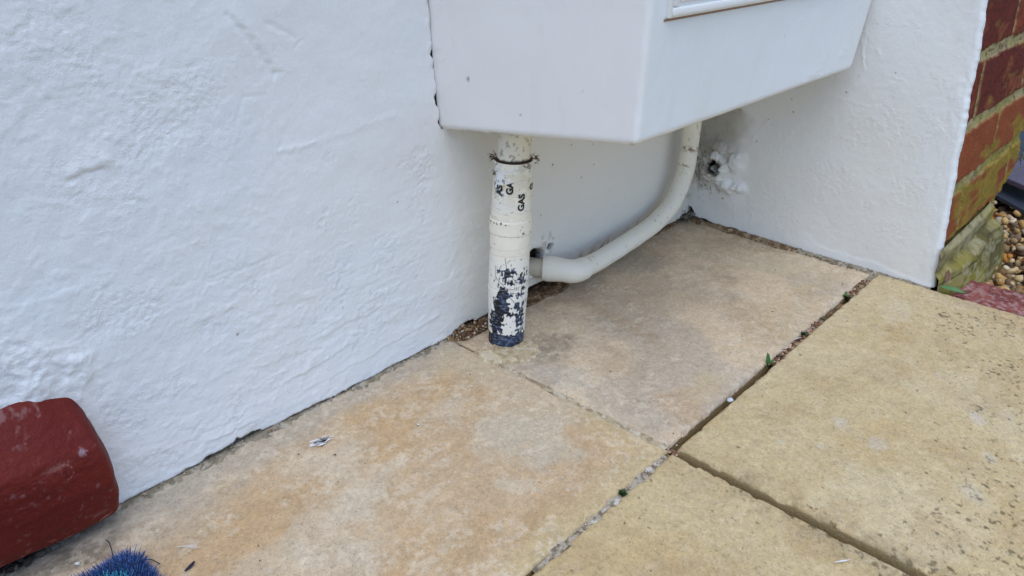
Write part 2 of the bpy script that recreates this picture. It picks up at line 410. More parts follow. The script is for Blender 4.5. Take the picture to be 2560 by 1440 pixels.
kr_ = np.interp(K_, [0, .35, .55, .68, .76, 1], [.0240, .0190, .0145, .0112, .0096, .0080]); kx_ = np.interp(K_, [0, .35, .55, .68, .76, 1], [.004, -.0110, -.0165, -.0158, -.0110, .030])
wr = 1+.16*fbm(ca*1.6+3, sa*1.6, 140, 3)+.10*fbm(ca*4+K_*3, sa*4, 141, 3); hx = kx_*(1+.30*fbm(ca*1.8, sa*1.8+7, 142, 3)*(K_ < .7))-.0012*fbm(ca*9, sa*9+K_*8, 143, 3)*(K_ < .75)
hx = hx*np.where(K_ < .7, .75+.25*ss(-.2, .6, ca*-1), 1)
cc = base(A_.shape, (.74, .73, .69)); cc = mix(cc, lin((128, 112, 88)), .55*ss(.0, .7, fbm(ca*3, sa*3+K_*3, 144, 4)+.8*ss(-.1, 1, ca)-.3)); cc = mix(cc, lin((120, 100, 76)), .7*np.exp(-((K_-.72)/.05)**2)); cc = mix(cc, lin((26, 21, 18))*.6, ss(.74, .80, K_))
grid('filler_collar', hx, -.0385+kr_*wr*ca*1.05, .0872+kr_*wr*sa, cc, A_*0+.9, M_paint, pier, wrap=True)
T, Z = np.meshgrid(np.linspace(-.03, 1.01, 20), np.linspace(.44, 2.7, 60))
grid('plaster_face', T*0, -T*ywid(Z), Z, base(T.shape, (.75, .765, .765)), T*0+.5, M_paint, pier, flip=True)

# brick face
PITCH = [(.2647, .36, .16), (.1863, .2647, .053), (.1163, .1863, .18), (.0434, .1163, .071)]
XR = .375
nx_, nz_ = 360, 420
xs = np.linspace(.004, XR, nx_); zs = np.linspace(.030, .44, nz_)
X, Z = np.meshgrid(xs, zs)
mw = .0064
mort = np.zeros_like(X)
wzn = .0022*fbm(X*26, Z*26, 140, 3)+.0014*fbm(X*120, Z*120, 141, 3)
joints = [.0434, .1163, .1863, .2647, .3397, .4147]
for k, zj in enumerate(joints):
    mort = np.maximum(mort, 1-ss(mw-.001, mw+.0022, np.abs(Z-zj+wzn)))
perps = [.071, .180, .053, .165, .053]
bid = np.zeros_like(X)
for k in range(5):
    inn = (Z > joints[k]) & (Z <= joints[k+1])
    x0 = perps[k]
    for q in (-.225, 0, .225):
        mm = 1-ss(mw-.0015, mw+.0012, np.abs(X-(x0+q)+wzn*.7))
        mort = np.where(inn, np.maximum(mort, mm), mort)
    bid = np.where(inn, k*10+np.floor((X-x0)/.225), bid)
bh = _h(bid+3, bid*0+1, 5)
h = .0030*(1-mort)+.0006*fbm(X*50, Z*70, 142, 3)+.0002*fbm(X*200, Z*260, 143, 3)-.0008*mort*fbm(X*150, Z*150, 144, 3)
h -= .004*blob(X, Z, .13, .118, .01, .003, .2, .4, .4, 14)+.004*blob(X, Z, .18, .1, .002, .001, 0, .3, .3, 13)
cr = (XR-.002-X)-.10*ss(.085, .03, Z)+.004*fbm(X*60, Z*60, 145, 3)     # broken lower right corner
h -= .05*(1-ss(0, .02, cr))
Yf = -ywid(Z)+.0045-h
red = mix(base(X.shape, lin((132, 62, 42))), lin((102, 44, 35)), ss(-.6, .6, bh+.5*fbm(X*20, Z*20, 146)))
red = mix(red, lin((150, 88, 55)), .55*ss(.1, .6, fbm(X*20, Z*40, 147, 4)))
red = mix(red, lin((70, 38, 30)), .5*ss(.0, .5, fbm(X*130, Z*240, 148, 3)))
red = mix(red, lin((146, 80, 46)), .7*(Z < .186))
mc = mix(base(X.shape, lin((176, 160, 120))), lin((125, 112, 85)), ss(-.1, .6, fbm(X*90, Z*190, 149, 3)))
lich = ss(-.15, .5, fbm(X*20, Z*50, 150, 4)+.9*(1-ss(.09, .24, Z-.15*(X-.1)))-.25)
mc = mix(mc, lin((158, 150, 84)), .6*lich)
c = mix(red, mc*1.0, mort)
yl = ss(.25, .95, fbm(X*15, Z*50, 151, 4)+1.25*(1-ss(.085, .145, Z-.14*(X-.1)))-.30)*ss(.02, .06, X)
c = mix(c, lin((150, 134, 52)), .7*yl)
c = mix(c, lin((120, 105, 45)), .55*yl*ss(-.1, .4, fbm(X*60, Z*150, 152, 3)))
c = mix(c, lin((200, 180, 155)), ss(.7, .2, np.clip(cr/.006, 0, 1))*(Z < .09))
c = mix(c, lin((205, 205, 200)), .7*ss(.45, .6, fbm(X*140, Z*60, 153, 3))*(1-ss(.006, .022, X)))
grid('brick_face', X, Yf, Z, c, .4+.6*mort, M_brick, pier)
X, Z = np.meshgrid(np.linspace(.004, XR, 12), np.linspace(.44, 2.7, 12))
grid('brick_face', X, -ywid(Z)+.002, Z, base(X.shape, lin((115, 60, 45))), X*0+.4, M_brick, pier)
box('brick_core', .045, XR-.004, -.285, .3, .03, 2.7, M_brick, pier, lin((110, 55, 42)))
# concrete foot: pale band with a rough bulging lump beneath
nx_, ns = 260, 150
U, S = np.meshgrid(np.linspace(0, 1, nx_), np.linspace(0, 1, ns))
zz = .052-.165*S
xr = .262+.035*np.sin(np.clip(S*1.4, 0, 1)*math.pi)**.7-.08*ss(.6, 1, S)
bulge = .006*ss(.0, .06, S)+.012*ss(.17, .22, S)+.026*np.sin(np.clip((S-.16)/.84, 0, 1)*math.pi*.62)
bulge *= .45+.55*ss(0, .25, U)
ang = ss(.80, 1.0, U)
XX = -.006+U*(xr+.006)
yy = -.3335+.01*S-bulge+.10*ang*ang
yy -= .0009*fbm(XX*9, zz*26, 160, 2)+.00015*fbm(XX*120, zz*160, 161, 3)
crk = np.exp(-((zz-.012-.006*fbm(XX*14, XX*0, 162, 3)-.03*(XX-.1))/.0012)**2)
yy += .002*crk*ss(.05, .1, XX)
c = mix(base(XX.shape, lin((142, 132, 92))), lin((104, 94, 58)), ss(-.1, .5, fbm(XX*18, zz*60, 163, 4)))
c = mix(c, lin((146, 134, 52)), .8*ss(-.35, .3, fbm(XX*9, zz*30, 164, 4)+.3*ss(.0, -.03, zz)))
c = mix(c, lin((166, 156, 124)), .65*ss(.022, .03, zz)*ss(-.4, .3, fbm(XX*20, zz*60, 168, 3)))
c = mix(c, lin((84, 76, 48)), .5*ss(.15, .6, fbm(XX*80, zz*140, 165, 3)))
c = mix(c, lin((70, 62, 44)), .8*crk); c = mix(c, lin((186, 180, 150)), .35*ss(.3, .8, fbm(XX*60, zz*150, 166, 3)))
grid('footing', XX, yy, zz, c, XX*0+.9, M_mortar, pier, flip=True)
# ------------------------------------------------------------------ meter box
mb = empty('gas_meter_box', (-.25, -.1, .23))
tag(mb, 'white painted gas meter box fixed to the wall above the two pipes', 'meter box')
import bmesh
def shell(name, pts_bottom, pts_top, mat, parent, bev=.006, seg=4, col=(.78, .785, .785), cuts=0):
    bm = bmesh.new()
    lo = [bm.verts.new(Vector(p)-parent.location) for p in pts_bottom]; hi = [bm.verts.new(Vector(p)-parent.location) for p in pts_top]
    n = len(lo)
    bm.faces.new(lo[::-1]); bm.faces.new(hi)
    for i in range(n): bm.faces.new((lo[i], lo[(i+1) % n], hi[(i+1) % n], hi[i]))
    if bev: bmesh.ops.bevel(bm, geom=list(bm.edges), offset=bev, segments=seg, profile=.5, affect='EDGES')
    bmesh.ops.recalc_face_normals(bm, faces=bm.faces)
    me = bpy.data.meshes.new(name); bm.to_mesh(me); bm.free()
    for p in me.polygons: p.use_smooth = True
    a = me.attributes.new('Col', 'FLOAT_COLOR', 'POINT'); cc = np.ones((len(me.vertices), 4), np.float32); cc[:, :3] = col
    a.data.foreach_set('color', cc.ravel())
    r_ = me.attributes.new('rgh', 'FLOAT', 'POINT'); r_.data.foreach_set('value', np.full(len(me.vertices), .4, np.float32))
    return link(name, me, mat, parent)

# body: side, front and bottom as one dense sheet swept round the outline, so that soft dents and paint runs are real
def outline(z):
    zc = np.clip(z, .22, .75)
    xbl = -.4716-.0863*(zc-.2205); xbl = np.maximum(xbl, -.486)
    xfl = -.458+.03*np.clip(z-.242, 0, .1)
    xfr = -.030+.32*np.clip(z-.242, 0, .078)
    return xbl, xfl, xfr
def sweep(nu, zarr, name, bottom=True):
    r = .0045
    Ls = [0, .19, .205, .62, .635, .83]
    us = np.concatenate([np.linspace(0, .185, 110), np.linspace(.187, .213, 14), np.linspace(.215, .60, 220), np.linspace(.602, .628, 14), np.linspace(.63, .80, 40)])
    U, Zv = np.meshgrid(us, zarr)
    xbl, xfl, xfr = outline(Zv)
    # straight-edge positions
    def pos(u):
        x = np.where(u < .2, xbl+(xfl-xbl)*(u/.2), np.where(u < .615, xfl+(xfr-xfl)*((u-.2)/.415), xfr+.0*(u-.615)))
        y = np.where(u < .2, -u, np.where(u < .615, -.2, -.2+(u-.615)*1.05))
        return x, y
    # round the vertical corners by averaging over a window
    X_, Y_ = 0, 0
    K = 7
    for k in range(K):
        a, b_ = pos(np.clip(U+(k-(K-1)/2)/((K-1)/2)*r, 0, .83)); X_ = X_+a/K; Y_ = Y_+b_/K
    X_ = np.where(U < 1e-6, xbl, X_); Y_ = np.where(U < 1e-6, .003, Y_)
    return U, X_, Y_, Zv
zf = .2425; rb = .007
prof = [(-.0, 0)]
zarr = np.concatenate([np.linspace(0, .011, 10), np.linspace(.013, .16, 90), np.linspace(.17, .53, 30)])
U, X_, Y_, Zv = sweep(0, zf+zarr, 'b')
zbot = .2205+.0215*np.clip(-Y_/.2, 0, 1)           # underside rises towards the front
s = zarr[:, None]
Zb = zbot+s
inset = rb*(1-np.sqrt(np.clip(1-(1-np.clip(s/.007, 0, 1))**2, 0, 1)))
cx_, cy_ = -.24, 0.03
# outward direction in plan
ndx = np.where(U < .2, -1, np.where(U < .615, 0, 1.)); ndy = np.where(U < .2, 0, np.where(U < .615, -1., 0))
ndx = (ndx+0)*1.0
tt = ss(.19, .21, U); tt2 = ss(.605, .625, U)
nxv = -1*(1-tt)+tt2; nyv = -tt*(1-tt2); nl = np.hypot(nxv, nyv)+1e-6; nxv /= nl; nyv /= nl
dent = .0011*fbm(U*5, Zb*6, 171, 3)+.00025*fbm(U*30, Zb*24, 172, 3)+.00012*fbm(U*200, Zb*60, 173, 3)
fl = ss(.2, .22, U)*(1-ss(.58, .61, U))
strk = fbm(U*45+Zb*20, Zb*140, 174, 4); dent += fl*.00035*ss(.24, .27, strk)*ss(.1, .5, fbm(U*9, Zb*9, 175))
dent += fl*.0003*np.exp(-((fbm(U*26, Zb*26, 176, 3)-.1)/.02)**2)*ss(.0, .4, fbm(U*7+3, Zb*7, 177))
dent += .0025*np.exp(-((Zb-.26)/.02)**2-((U-.34)/.05)**2)*0
X_ = X_-nxv*inset+nxv*dent; Y_ = Y_-nyv*inset+nyv*dent
c = base(U.shape, (.80, .785, .77))
c = mix(c, (.755, .79, .825), .8*tt*(1-tt2))  # front cooler than the side: their different shading put into the colour
c = mix(c, (.775, .75, .73), .6*(1-tt)*ss(.1, .5, fbm(U*12, Zb*12, 178))*ss(.07, .17, U))
c = mix(c, (.74, .70, .62), .55*(1-ss(.001, .006, s+0*U)))
c = mix(c, lin((120, 92, 70)), .8*(1-ss(.0, .004, s+0*U))*(1-ss(.05, .10, U))*ss(-.3, .3, fbm(U*120, U*0, 179, 3)))
c = mix(c, lin((110, 80, 60)), blob(U, Zb, .035, .2725, .0010, .0022, 0, .3, .2, 3))
c = mix(c, lin((170, 158, 140)), .6*blob(U, Zb, .197, .2425, .004, .003, 0, .5, .5, 4))
c = mix(c, (.70, .67, .62), .5*ss(.35, .6, fbm(U*150, Zb*150, 180, 3))*(1-ss(.004, .03, U)))
c = mix(c, (.72, .71, .69), .08*ss(.1, .6, fbm(U*16, Zb*9, 182, 4))); c = mix(c, (.74, .71, .67), .2*ss(.25, .6, fbm(U*70, Zb*16, 183, 4))*(1-ss(.02, .09, s+0*U)))
for (su, sz) in [(.09, .25), (.15, .277), (.42, .30)]:
    c = mix(c, lin((150, 138, 122)), .8*blob(U, Zb, su, sz, .0009, None, 0, .4, .3, 5))
body = grid('body', X_, Y_, Zb, c, .35+0*U, M_gloss, mb, flip=False)
# underside
Xu, Vu = np.meshgrid(np.linspace(-.452, -.03, 40), np.linspace(0, 1, 12))
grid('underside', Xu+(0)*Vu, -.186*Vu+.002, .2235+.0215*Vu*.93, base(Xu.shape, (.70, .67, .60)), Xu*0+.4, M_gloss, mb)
box('top_cover', -.488, -.005, -.2, .004, .765, .775, M_gloss, mb, (.78, .78, .78))
# door with its raised rim on the front
dr = shell('door', [(-.4340, -.2035, .3345), (-.034, -.2035, .3345), (-.034, -.198, .3345), (-.4340, -.198, .3345)],
           [(-.4340, -.2035, .745), (-.034, -.2035, .745), (-.034, -.198, .745), (-.4340, -.198, .745)], M_gloss, mb, .0012, 2, (.79, .80, .81))
def strip(name, x0, x1, y0, y1, z0, z1, parent, b=.0009):
    pp = bpy.data.objects.new('tmp', None)
    bm = bmesh.new(); bmesh.ops.create_cube(bm, size=1)
    off = Vector(mb.location)
    for v in bm.verts: v.co = Vector(((x0+x1)/2+v.co.x*(x1-x0), (y0+y1)/2+v.co.y*(y1-y0), (z0+z1)/2+v.co.z*(z1-z0)))-off
    bmesh.ops.bevel(bm, geom=list(bm.edges), offset=b, segments=2, profile=.5, affect='EDGES')
    me = bpy.data.meshes.new(name); bm.to_mesh(me); bm.free()
    for p in me.polygons: p.use_smooth = True
    a = me.attributes.new('Col', 'FLOAT_COLOR', 'POINT'); cc = np.ones((len(me.vertices), 4), np.float32); cc[:, :3] = (.79, .80, .81)
    a.data.foreach_set('color', cc.ravel()); bpy.data.objects.remove(pp)
    return link(name, me, M_gloss, parent)
strip('door_rim', -.4305, -.038, -.2058, -.2030, .3362, .3420, dr); strip('door_rim', -.4305, -.4245, -.2058, -.2030, .343, .742, dr)
strip('door_panel', -.421, -.045, -.2052, -.2030, .3455, .738, dr)
gl = bpy.data.meshes.new('door_gap')
box('door_gap', -.4362, -.033, -.2012, -.1985, .3325, .3342, M_dark, mb, lin((140, 110, 90)))

# ------------------------------------------------------------------ gas riser pipe
gp = empty('gas_riser_pipe', (-.434, -.045, 0))
tag(gp, 'thick cream painted gas pipe with GAS tape and scraped dark foot under the meter box', 'pipe')
TH0 = math.atan2(-.475, -.527)
def axis(z): return -.434+.045*z, -.045+0*z
def pipe_part(name, z0, z1, rf, colf, nz_, nth=300, parent=gp, dispf=None):
    TH, Zp = np.meshgrid(np.linspace(-math.pi, math.pi, nth, endpoint=False), np.linspace(z0, z1, nz_))
    r = rf(Zp, TH); ax, ay = axis(Zp)
    if dispf is not None: r = r+dispf(TH, Zp)
    # TH = 0 looks at the camera side
    a = TH+TH0
    return grid(name, ax+r*np.cos(a), ay+r*np.sin(a), Zp, colf(TH, Zp), None, M_pipe, parent, wrap=True)
CREAM = np.array((.84, .785, .655))
def per(TH, s=1.0):            # periodic coordinate in metres round the pipe
    return TH*.018
def c_up(TH, Zp):
    u = per(TH)
    c = base(TH.shape, CREAM)
    c = mix(c, (.78, .77, .73), .6*ss(0, .5, fbm(u*40, Zp*120, 201)))
    c = mix(c, lin((196, 186, 160)), .5*ss(.1, .5, fbm(u*90, Zp*90, 202))*ss(.12, .2, Zp))
    c = mix(c, lin((90, 74, 60)), .6*ss(.65, .8, fbm(u*280, Zp*380, 203, 3))*ss(.184, .194, Zp))
    c = mix(c, lin((70, 65, 62)), .8*ss(.42, .5, fbm(u*250, Zp*250, 204, 3))*blob(u, Zp, .013, .187, .006, .006, 0, .5, .3, 1))
    # worn tape with adhesive stains down the left side
    lf = blob(u, Zp, -.015, .175, .007, .016, .25, .4, .4, 2)
    c = mix(c, (.80, .81, .82), .9*lf)
    c = mix(c, lin((205, 172, 112)), .85*lf*ss(.0, .3, fbm(u*120, Zp*90, 205)))
    c = mix(c, lin((96, 90, 84)), .85*lf*ss(.28, .38, fbm(u*230, Zp*200, 206, 3)))
    # faint black scuffs
    c = mix(c, lin((120, 108, 94)), .5*ss(.86, .95, fbm(u*420, Zp*520, 207, 3)))
    # lapped tape edges
    for zz, k in ((.186, 0), (.174, 1), (.159, 2), (.1455, 3)):
        zl = zz+.0025*np.sin(TH+k)+.0006*vn(u*200, Zp*0+k, 4)
        c = mix(c, (.55, .52, .47), .5*np.exp(-((Zp-zl)/.0005)**2))
    return c
def d_up(TH, Zp):
    u = per(TH); d = .00018*fbm(u*200, Zp*300, 208, 3)
    for zz, k in ((.186, 0), (.174, 1), (.159, 2), (.1455, 3)):
        d = d+.0004*ss(0, .0006, zz+.0025*np.sin(TH+k)-Zp)
    return d
def m_lo(u, Zp):
    n1 = fbm(u*90, Zp*420, 211, 4); n2 = fbm(u*60, Zp*60, 212, 3); n3 = fbm(u*500, Zp*160, 213, 3)
    a = -.42+.95*(1-ss(.006, .018, Zp+.002*n2))*1.4                       # solid band at the foot
    a = a+.95*blob(u, Zp, -.0060, .050, .0065, .019, -.12, .4, .35, 21)  # dark scraped column
    a = a+.6*blob(u, Zp, -.010, .022, .008, .012, .3, .5, .4, 22)
    a = a+.6*blob(u, Zp, .0135, .032, .006, .024, .1, .5, .4, 23)
    a = a+.42*blob(u, Zp, .003, .088, .006, .007, 0, .6, .4, 24)+.35*blob(u, Zp, -.008, .083, .006, .008, .5, .6, .4, 25)
    a = a+.38*blob(u, Zp, .0155, .072, .005, .02, 0, .6, .4, 26)
    a = a+.45*blob(u, Zp, .0085, .050, .0022, .003, 0, .4, .3, 27)
    a = a+.17*(1-ss(.085, .105, Zp))+.12*(1-ss(.045, .07, Zp))
    v = a+.42*n1+.28*n2+.26*n3
    m = ss(.06, .24, v+.25*fbm(u*700, Zp*240, 217, 2))
    return m, n2, n3
def c_lo(TH, Zp):
    u = per(TH)
    c = base(TH.shape, CREAM*1.02)
    c = mix(c, (.82, .79, .715), ss(.104, .088, Zp))
    m, n2, n3 = m_lo(u, Zp)
    nav = mix(base(TH.shape, lin((44, 54, 76))), lin((24, 26, 34)), ss(-.1, .4, n2+.4*n3))
    nav = mix(nav, lin((110, 128, 158)), .5*ss(.2, .45, fbm(u*330, Zp*700, 214, 3)))
    c = mix(c, nav, m)
    # scratches
    for pts in ([(-.004, .1), (-.002, .088), (.004, .078), (.009, .073)], [(-.012, .078), (-.002, .068), (.008, .066)],
                [(-.007, .092), (-.011, .082)], [(-.014, .09), (-.012, .075)], [(-.002, .095), (.001, .098)], [(-.01, .060), (.002, .058), (.006, .052)], [(.006, .062), (.014, .060)]):
        c = mix(c, lin((62, 62, 66)), .85*np.exp(-(pdist(u, Zp, pts)/.00035)**2))
    for zz, k in ((.108, 0), (.1005, 1), (.064, 2)):
        c = mix(c, (.55, .53, .48), .45*np.exp(-((Zp-zz-.0012*np.sin(TH*1.0+k))/.0004)**2))
    return c
def d_lo(TH, Zp):
    u = per(TH); return -.00055*m_lo(u, Zp)[0]+.00015*fbm(u*200, Zp*300, 215, 3)+.00035*fbm(u*60, Zp*60, 216, 3)
def r_lo(z, th): return .0186+.0014*ss(.0, .075, z)+.0009*ss(.121, .1225, z)*(1-ss(.1355, .1363, z))-.0004*ss(.062, .0635, z)+.0004*ss(.028, .05, z)
def r_up(z, th): return .0182+.0*z
pipe_part('lower_sleeve', -.01, .1368, r_lo, c_lo, 520, 360, dispf=d_lo)
# shoulder ring closing the sleeve top
pipe_part('sleeve_shoulder', .1366, .1374, lambda z, t: .0199-(z-.1366)/.0008*.0030, lambda T_, Z_: base(T_.shape, CREAM), 6, 120)
pipe_part('pipe', .130, .1925, r_up, c_up, 340, 360, dispf=d_up)
pipe_part('pipe_lip', .1923, .1932, lambda z, t: .0182-(z-.1923)/.0009*.0035, lambda T_, Z_: base(T_.shape, lin((60, 45, 35))), 6, 120)
def c_neck(TH, Zp):
    u = per(TH); c = base(TH.shape, CREAM*.95)
    c = mix(c, lin((120, 98, 76)), .55*ss(.3, .8, fbm(u*260, Zp*260, 221, 4)))
    return mix(c, lin((48, 34, 26)), 1-ss(.1938, .1962+.0022*fbm(u*200, Zp*0, 9), Zp))
pipe_part('neck', .190, .235, lambda z, t: .0158+0*z, c_neck, 80, 160, dispf=d_up)

def text_on_pipe(s, size, a_deg, z0, rad=.0187, clip=None):
    cu = bpy.data.curves.new('gas_lettering', 'FONT'); cu.body = s; cu.size = size; cu.offset = size*.045; cu.resolution_u = 4
    cu.align_x = 'LEFT'; cu.align_y = 'CENTER'
    ob = bpy.data.objects.new('tmp', cu); COL.objects.link(ob)
    dg = bpy.context.evaluated_depsgraph_get(); me = bpy.data.meshes.new_from_object(ob.evaluated_get(dg))
    bpy.data.objects.remove(ob)
    bm = bmesh.new(); bm.from_mesh(me)
    bmesh.ops.triangulate(bm, faces=bm.faces)
    bmesh.ops.subdivide_edges(bm, edges=[e for e in bm.edges if e.calc_length() > size*.12], cuts=3)
    if clip is not None:
        g = list(bm.verts)+list(bm.edges)+list(bm.faces)
        bmesh.ops.bisect_plane(bm, geom=g, plane_co=Vector(clip[0]), plane_no=Vector(clip[1]), clear_outer=True)
    for v in bm.verts:
        tx, ty = v.co.x*1.0, v.co.y
        z = z0+tx; th = TH0+math.radians(a_deg)-ty/rad
        ax, ay = axis(z)
        v.co = Vector((ax+rad*math.cos(th), ay+rad*math.sin(th), z))-gp.location
    bm.to_mesh(me); bm.free(); me.name = 'gas_lettering'; me.materials.clear()
    return link('gas_lettering', me, M_ink, gp)
R_T = .01965
text_on_pipe('GAS', .0090, 28, .1475, R_T)
text_on_pipe('GA', .0090, -7, .1640, R_T, clip=((.0112, -.001, 0), (1, .35, 0)))
text_on_pipe('AS', .0090, -38, .1620, R_T, clip=None)
text_on_pipe('G', .0085, 68, .1655, R_T)
text_on_pipe('G', .0085, -70, .1790, R_T, clip=((.0045, 0, 0), (1, 0, 0)))

def tube(name, pts, radii, mat, parent, col, seg=28, sub=8, jit=0, seed=0, cap=True):
    P = [Vector(p) for p in pts]; n = len(P); Q = []; Rr = []
    for i in range(n-1):
        p0 = P[max(i-1, 0)]; p1 = P[i]; p2 = P[i+1]; p3 = P[min(i+2, n-1)]
        for k in range(sub):
            t = k/sub
            Q.append(.5*((2*p1)+(-p0+p2)*t+(2*p0-5*p1+4*p2-p3)*t*t+(-p0+3*p1-3*p2+p3)*t**3)); Rr.append(radii[i]*(1-t)+radii[i+1]*t)
    Q.append(P[-1]); Rr.append(radii[-1])
    V = []; up = Vector((0, .3, 1)).normalized(); cl = []
    L = 0
    for i, q in enumerate(Q):
        d = (Q[min(i+1, len(Q)-1)]-Q[max(i-1, 0)]).normalized()
        sdv = d.cross(up)
        if sdv.length < 1e-3: sdv = d.cross(Vector((1, 0, 0)))
        sdv.normalize(); u2 = sdv.cross(d).normalized(); up = u2
        if i: L += (q-Q[i-1]).length
        for k in range(seg):
            a = 2*math.pi*k/seg; r = Rr[i]*(1+jit*float(vn(L*60, a*1.2, seed)))
            V.append(q+(sdv*math.cos(a)+u2*math.sin(a))*r)
            cl.append((L, a, math.sin(a)))
    cl = np.array(cl); V = np.array([tuple(v) for v in V])
    cc = col(cl[:, 0], cl[:, 1], V) if callable(col) else base((len(V),), col)
    F = grid_faces(len(Q), seg, False, True)
    o = mesh_np(name, V, F, cc, None, mat, parent)
    if cap:
        me = o.data; bm = bmesh.new(); bm.from_mesh(me); bm.verts.ensure_lookup_table()
        m = len(Q)*seg
        bm.faces.new([bm.verts[i] for i in range(seg)]); bm.faces.new([bm.verts[i] for i in range(m-seg, m)][::-1])
        bmesh.ops.recalc_face_normals(bm, faces=bm.faces)
        bm.to_mesh(me); bm.free()
    return o

V = []; F = []
for k in range(46):
    s0 = Vector((-.003-abs(rnd.gauss(0, .004)), -.016+rnd.gauss(0, .008), .088+rnd.gauss(0, .013))); dv = Vector((rnd.gauss(-.2, .3), rnd.gauss(0, 1), rnd.gauss(0, 1))).normalized()*rnd.uniform(.002, .008)
    wv = Vector((0, rnd.gauss(0, 1), rnd.gauss(0, 1))).normalized()*.00022; q = s0+dv*.5+Vector((-.001, rnd.gauss(0, .001), rnd.gauss(0, .001)))
    b0 = len(V); V += [tuple(s0-wv), tuple(s0+wv), tuple(q+wv), tuple(q-wv), tuple(s0+dv-wv), tuple(s0+dv+wv)]; F += [(b0, b0+1, b0+2, b0+3), (b0+3, b0+2, b0+5, b0+4)]
mesh_np('cobweb_dirt', np.array(V), np.array(F), base((len(V),), lin((84, 66, 48))), None, M_grit, pier, False)
# ring of old cobweb and dirt caught on the pipe lip
for sgn, a0 in ((-1, -85), (1, 80)):
    th = TH0+math.radians(a0); px_, py_ = -.425+.0185*math.cos(th), -.045+.0185*math.sin(th)
    V = []; F = []
    for k in range(34):
        l = rnd.uniform(.002, .0055); dv = Vector((math.cos(th)+rnd.gauss(0, .5), math.sin(th)+rnd.gauss(0, .5), rnd.gauss(-.1, .7))).normalized()*l
        s0 = Vector((px_, py_, .1938))+Vector((rnd.gauss(0, .0018), rnd.gauss(0, .0018), rnd.gauss(.0005, .002)))
        wv = Vector((rnd.gauss(0, 1), rnd.gauss(0, 1), rnd.gauss(0, 1))).normalized()*.0004
        b0 = len(V); V += [tuple(s0-wv), tuple(s0+wv), tuple(s0+dv*.6+wv*.7+Vector((0, 0, .0006))), tuple(s0+dv)]; F.append((b0, b0+1, b0+2, b0+3))
    cc = base((len(V),), lin((96, 72, 56)))*(.5+1.1*rng.random((len(V), 1)))
    mesh_np('cobweb_dirt', np.array(V), np.array(F), cc, None, M_grit, gp, False)

# ------------------------------------------------------------------ small bent pipe
bp_ = empty('bent_water_pipe', (-.2, -.02, 0))
tag(bp_, 'thin white painted pipe bending from a wall hole along the slab and up', 'pipe')
def c_sm(L, a, V):
    n = fbm(L*70, a*1.3, 231, 4); c = base(L.shape, (.84, .79, .67))
    c = mix(c, (.83, .80, .73), .6*ss(0, .4, n)); c = mix(c, lin((176, 162, 136)), .45*ss(.0, .7, fbm(L*60, a*1.5, 232, 4))*ss(.05, .2, V[:, 2]-.03))
    c = mix(c, lin((120, 86, 52)), .9*np.exp(-((L-.285)/.004)**2)*ss(-.3, .2, fbm(L*300, a*4, 233, 3)))
    c = mix(c, lin((130, 96, 60)), .8*np.exp(-((L-.262)/.0016)**2)*ss(-.1, .3, fbm(L*200, a*4, 235, 3)))
    c = mix(c, lin((70, 62, 54)), .5*ss(.84, .95, fbm(L*520, a*6, 234, 3)))
    return c
path = [(-.2960, -.0340, .0298), (-.2809, -.034, .0288), (-.2547, -.032, .0280), (-.2026, -.030, .0306), (-.155, -.029, .0352), (-.129, -.028, .0392), (-.1020, -.028, .0495), (-.0850, -.028, .0630), (-.0740, -.028, .080),
        (-.0674, -.028, .0975), (-.0648, -.028, .12), (-.0647, -.028, .1447), (-.0645, -.028, .235)]
tube('pipe', path, [.0116]*len(path), M_pipe, bp_, c_sm, 40, 14, .03, 1)
tube('elbow', [(-.3325, -.0080, .0352), (-.3290, -.0125, .0351), (-.3245, -.0180, .0348), (-.3180, -.0265, .0338), (-.3110, -.0320, .0318), (-.3020, -.0342, .0301), (-.2900, -.0343, .0292), (-.2890, -.0343, .0291)], [.0138, .0148, .0146, .0134, .0137, .0134, .0131, .0118], M_pipe, bp_, (.84, .80, .70), 40, 8, .03, 2)
tube('wall_stub', [(-.343, .015, .0352), (-.3365, -.001, .0352), (-.3300, -.0100, .0351)], [.0110]*3, M_pipe, bp_, lin((200, 192, 172))*.9, 32, 6, .02, 3)

# ------------------------------------------------------------------ ground, slabs
gs = 30
U, V_ = np.meshgrid(np.linspace(-gs, gs, 121), np.linspace(-gs, gs, 121))
g = grid('ground', U, V_, -.085+0*U, mix(base(U.shape, lin((120, 100, 70))), lin((150, 130, 95)), ss(-.2, .4, fbm(U*7, V_*7, 301, 5))), U*0+1, M_soil)
tag(g, kind='structure')
# bedding below the slabs
U, V_ = np.meshgrid(np.linspace(-2.4, .004, 500), np.linspace(-1.5, .03, 320))
bd = grid('slab_bedding', U, V_, -.020+.0014*fbm(U*60, V_*60, 302, 3), mix(base(U.shape, lin((88, 72, 52))), lin((60, 50, 38)), ss(-.2, .4, fbm(U*90, V_*90, 303))), U*0+1, M_soil)
tag(bd, kind='structure')

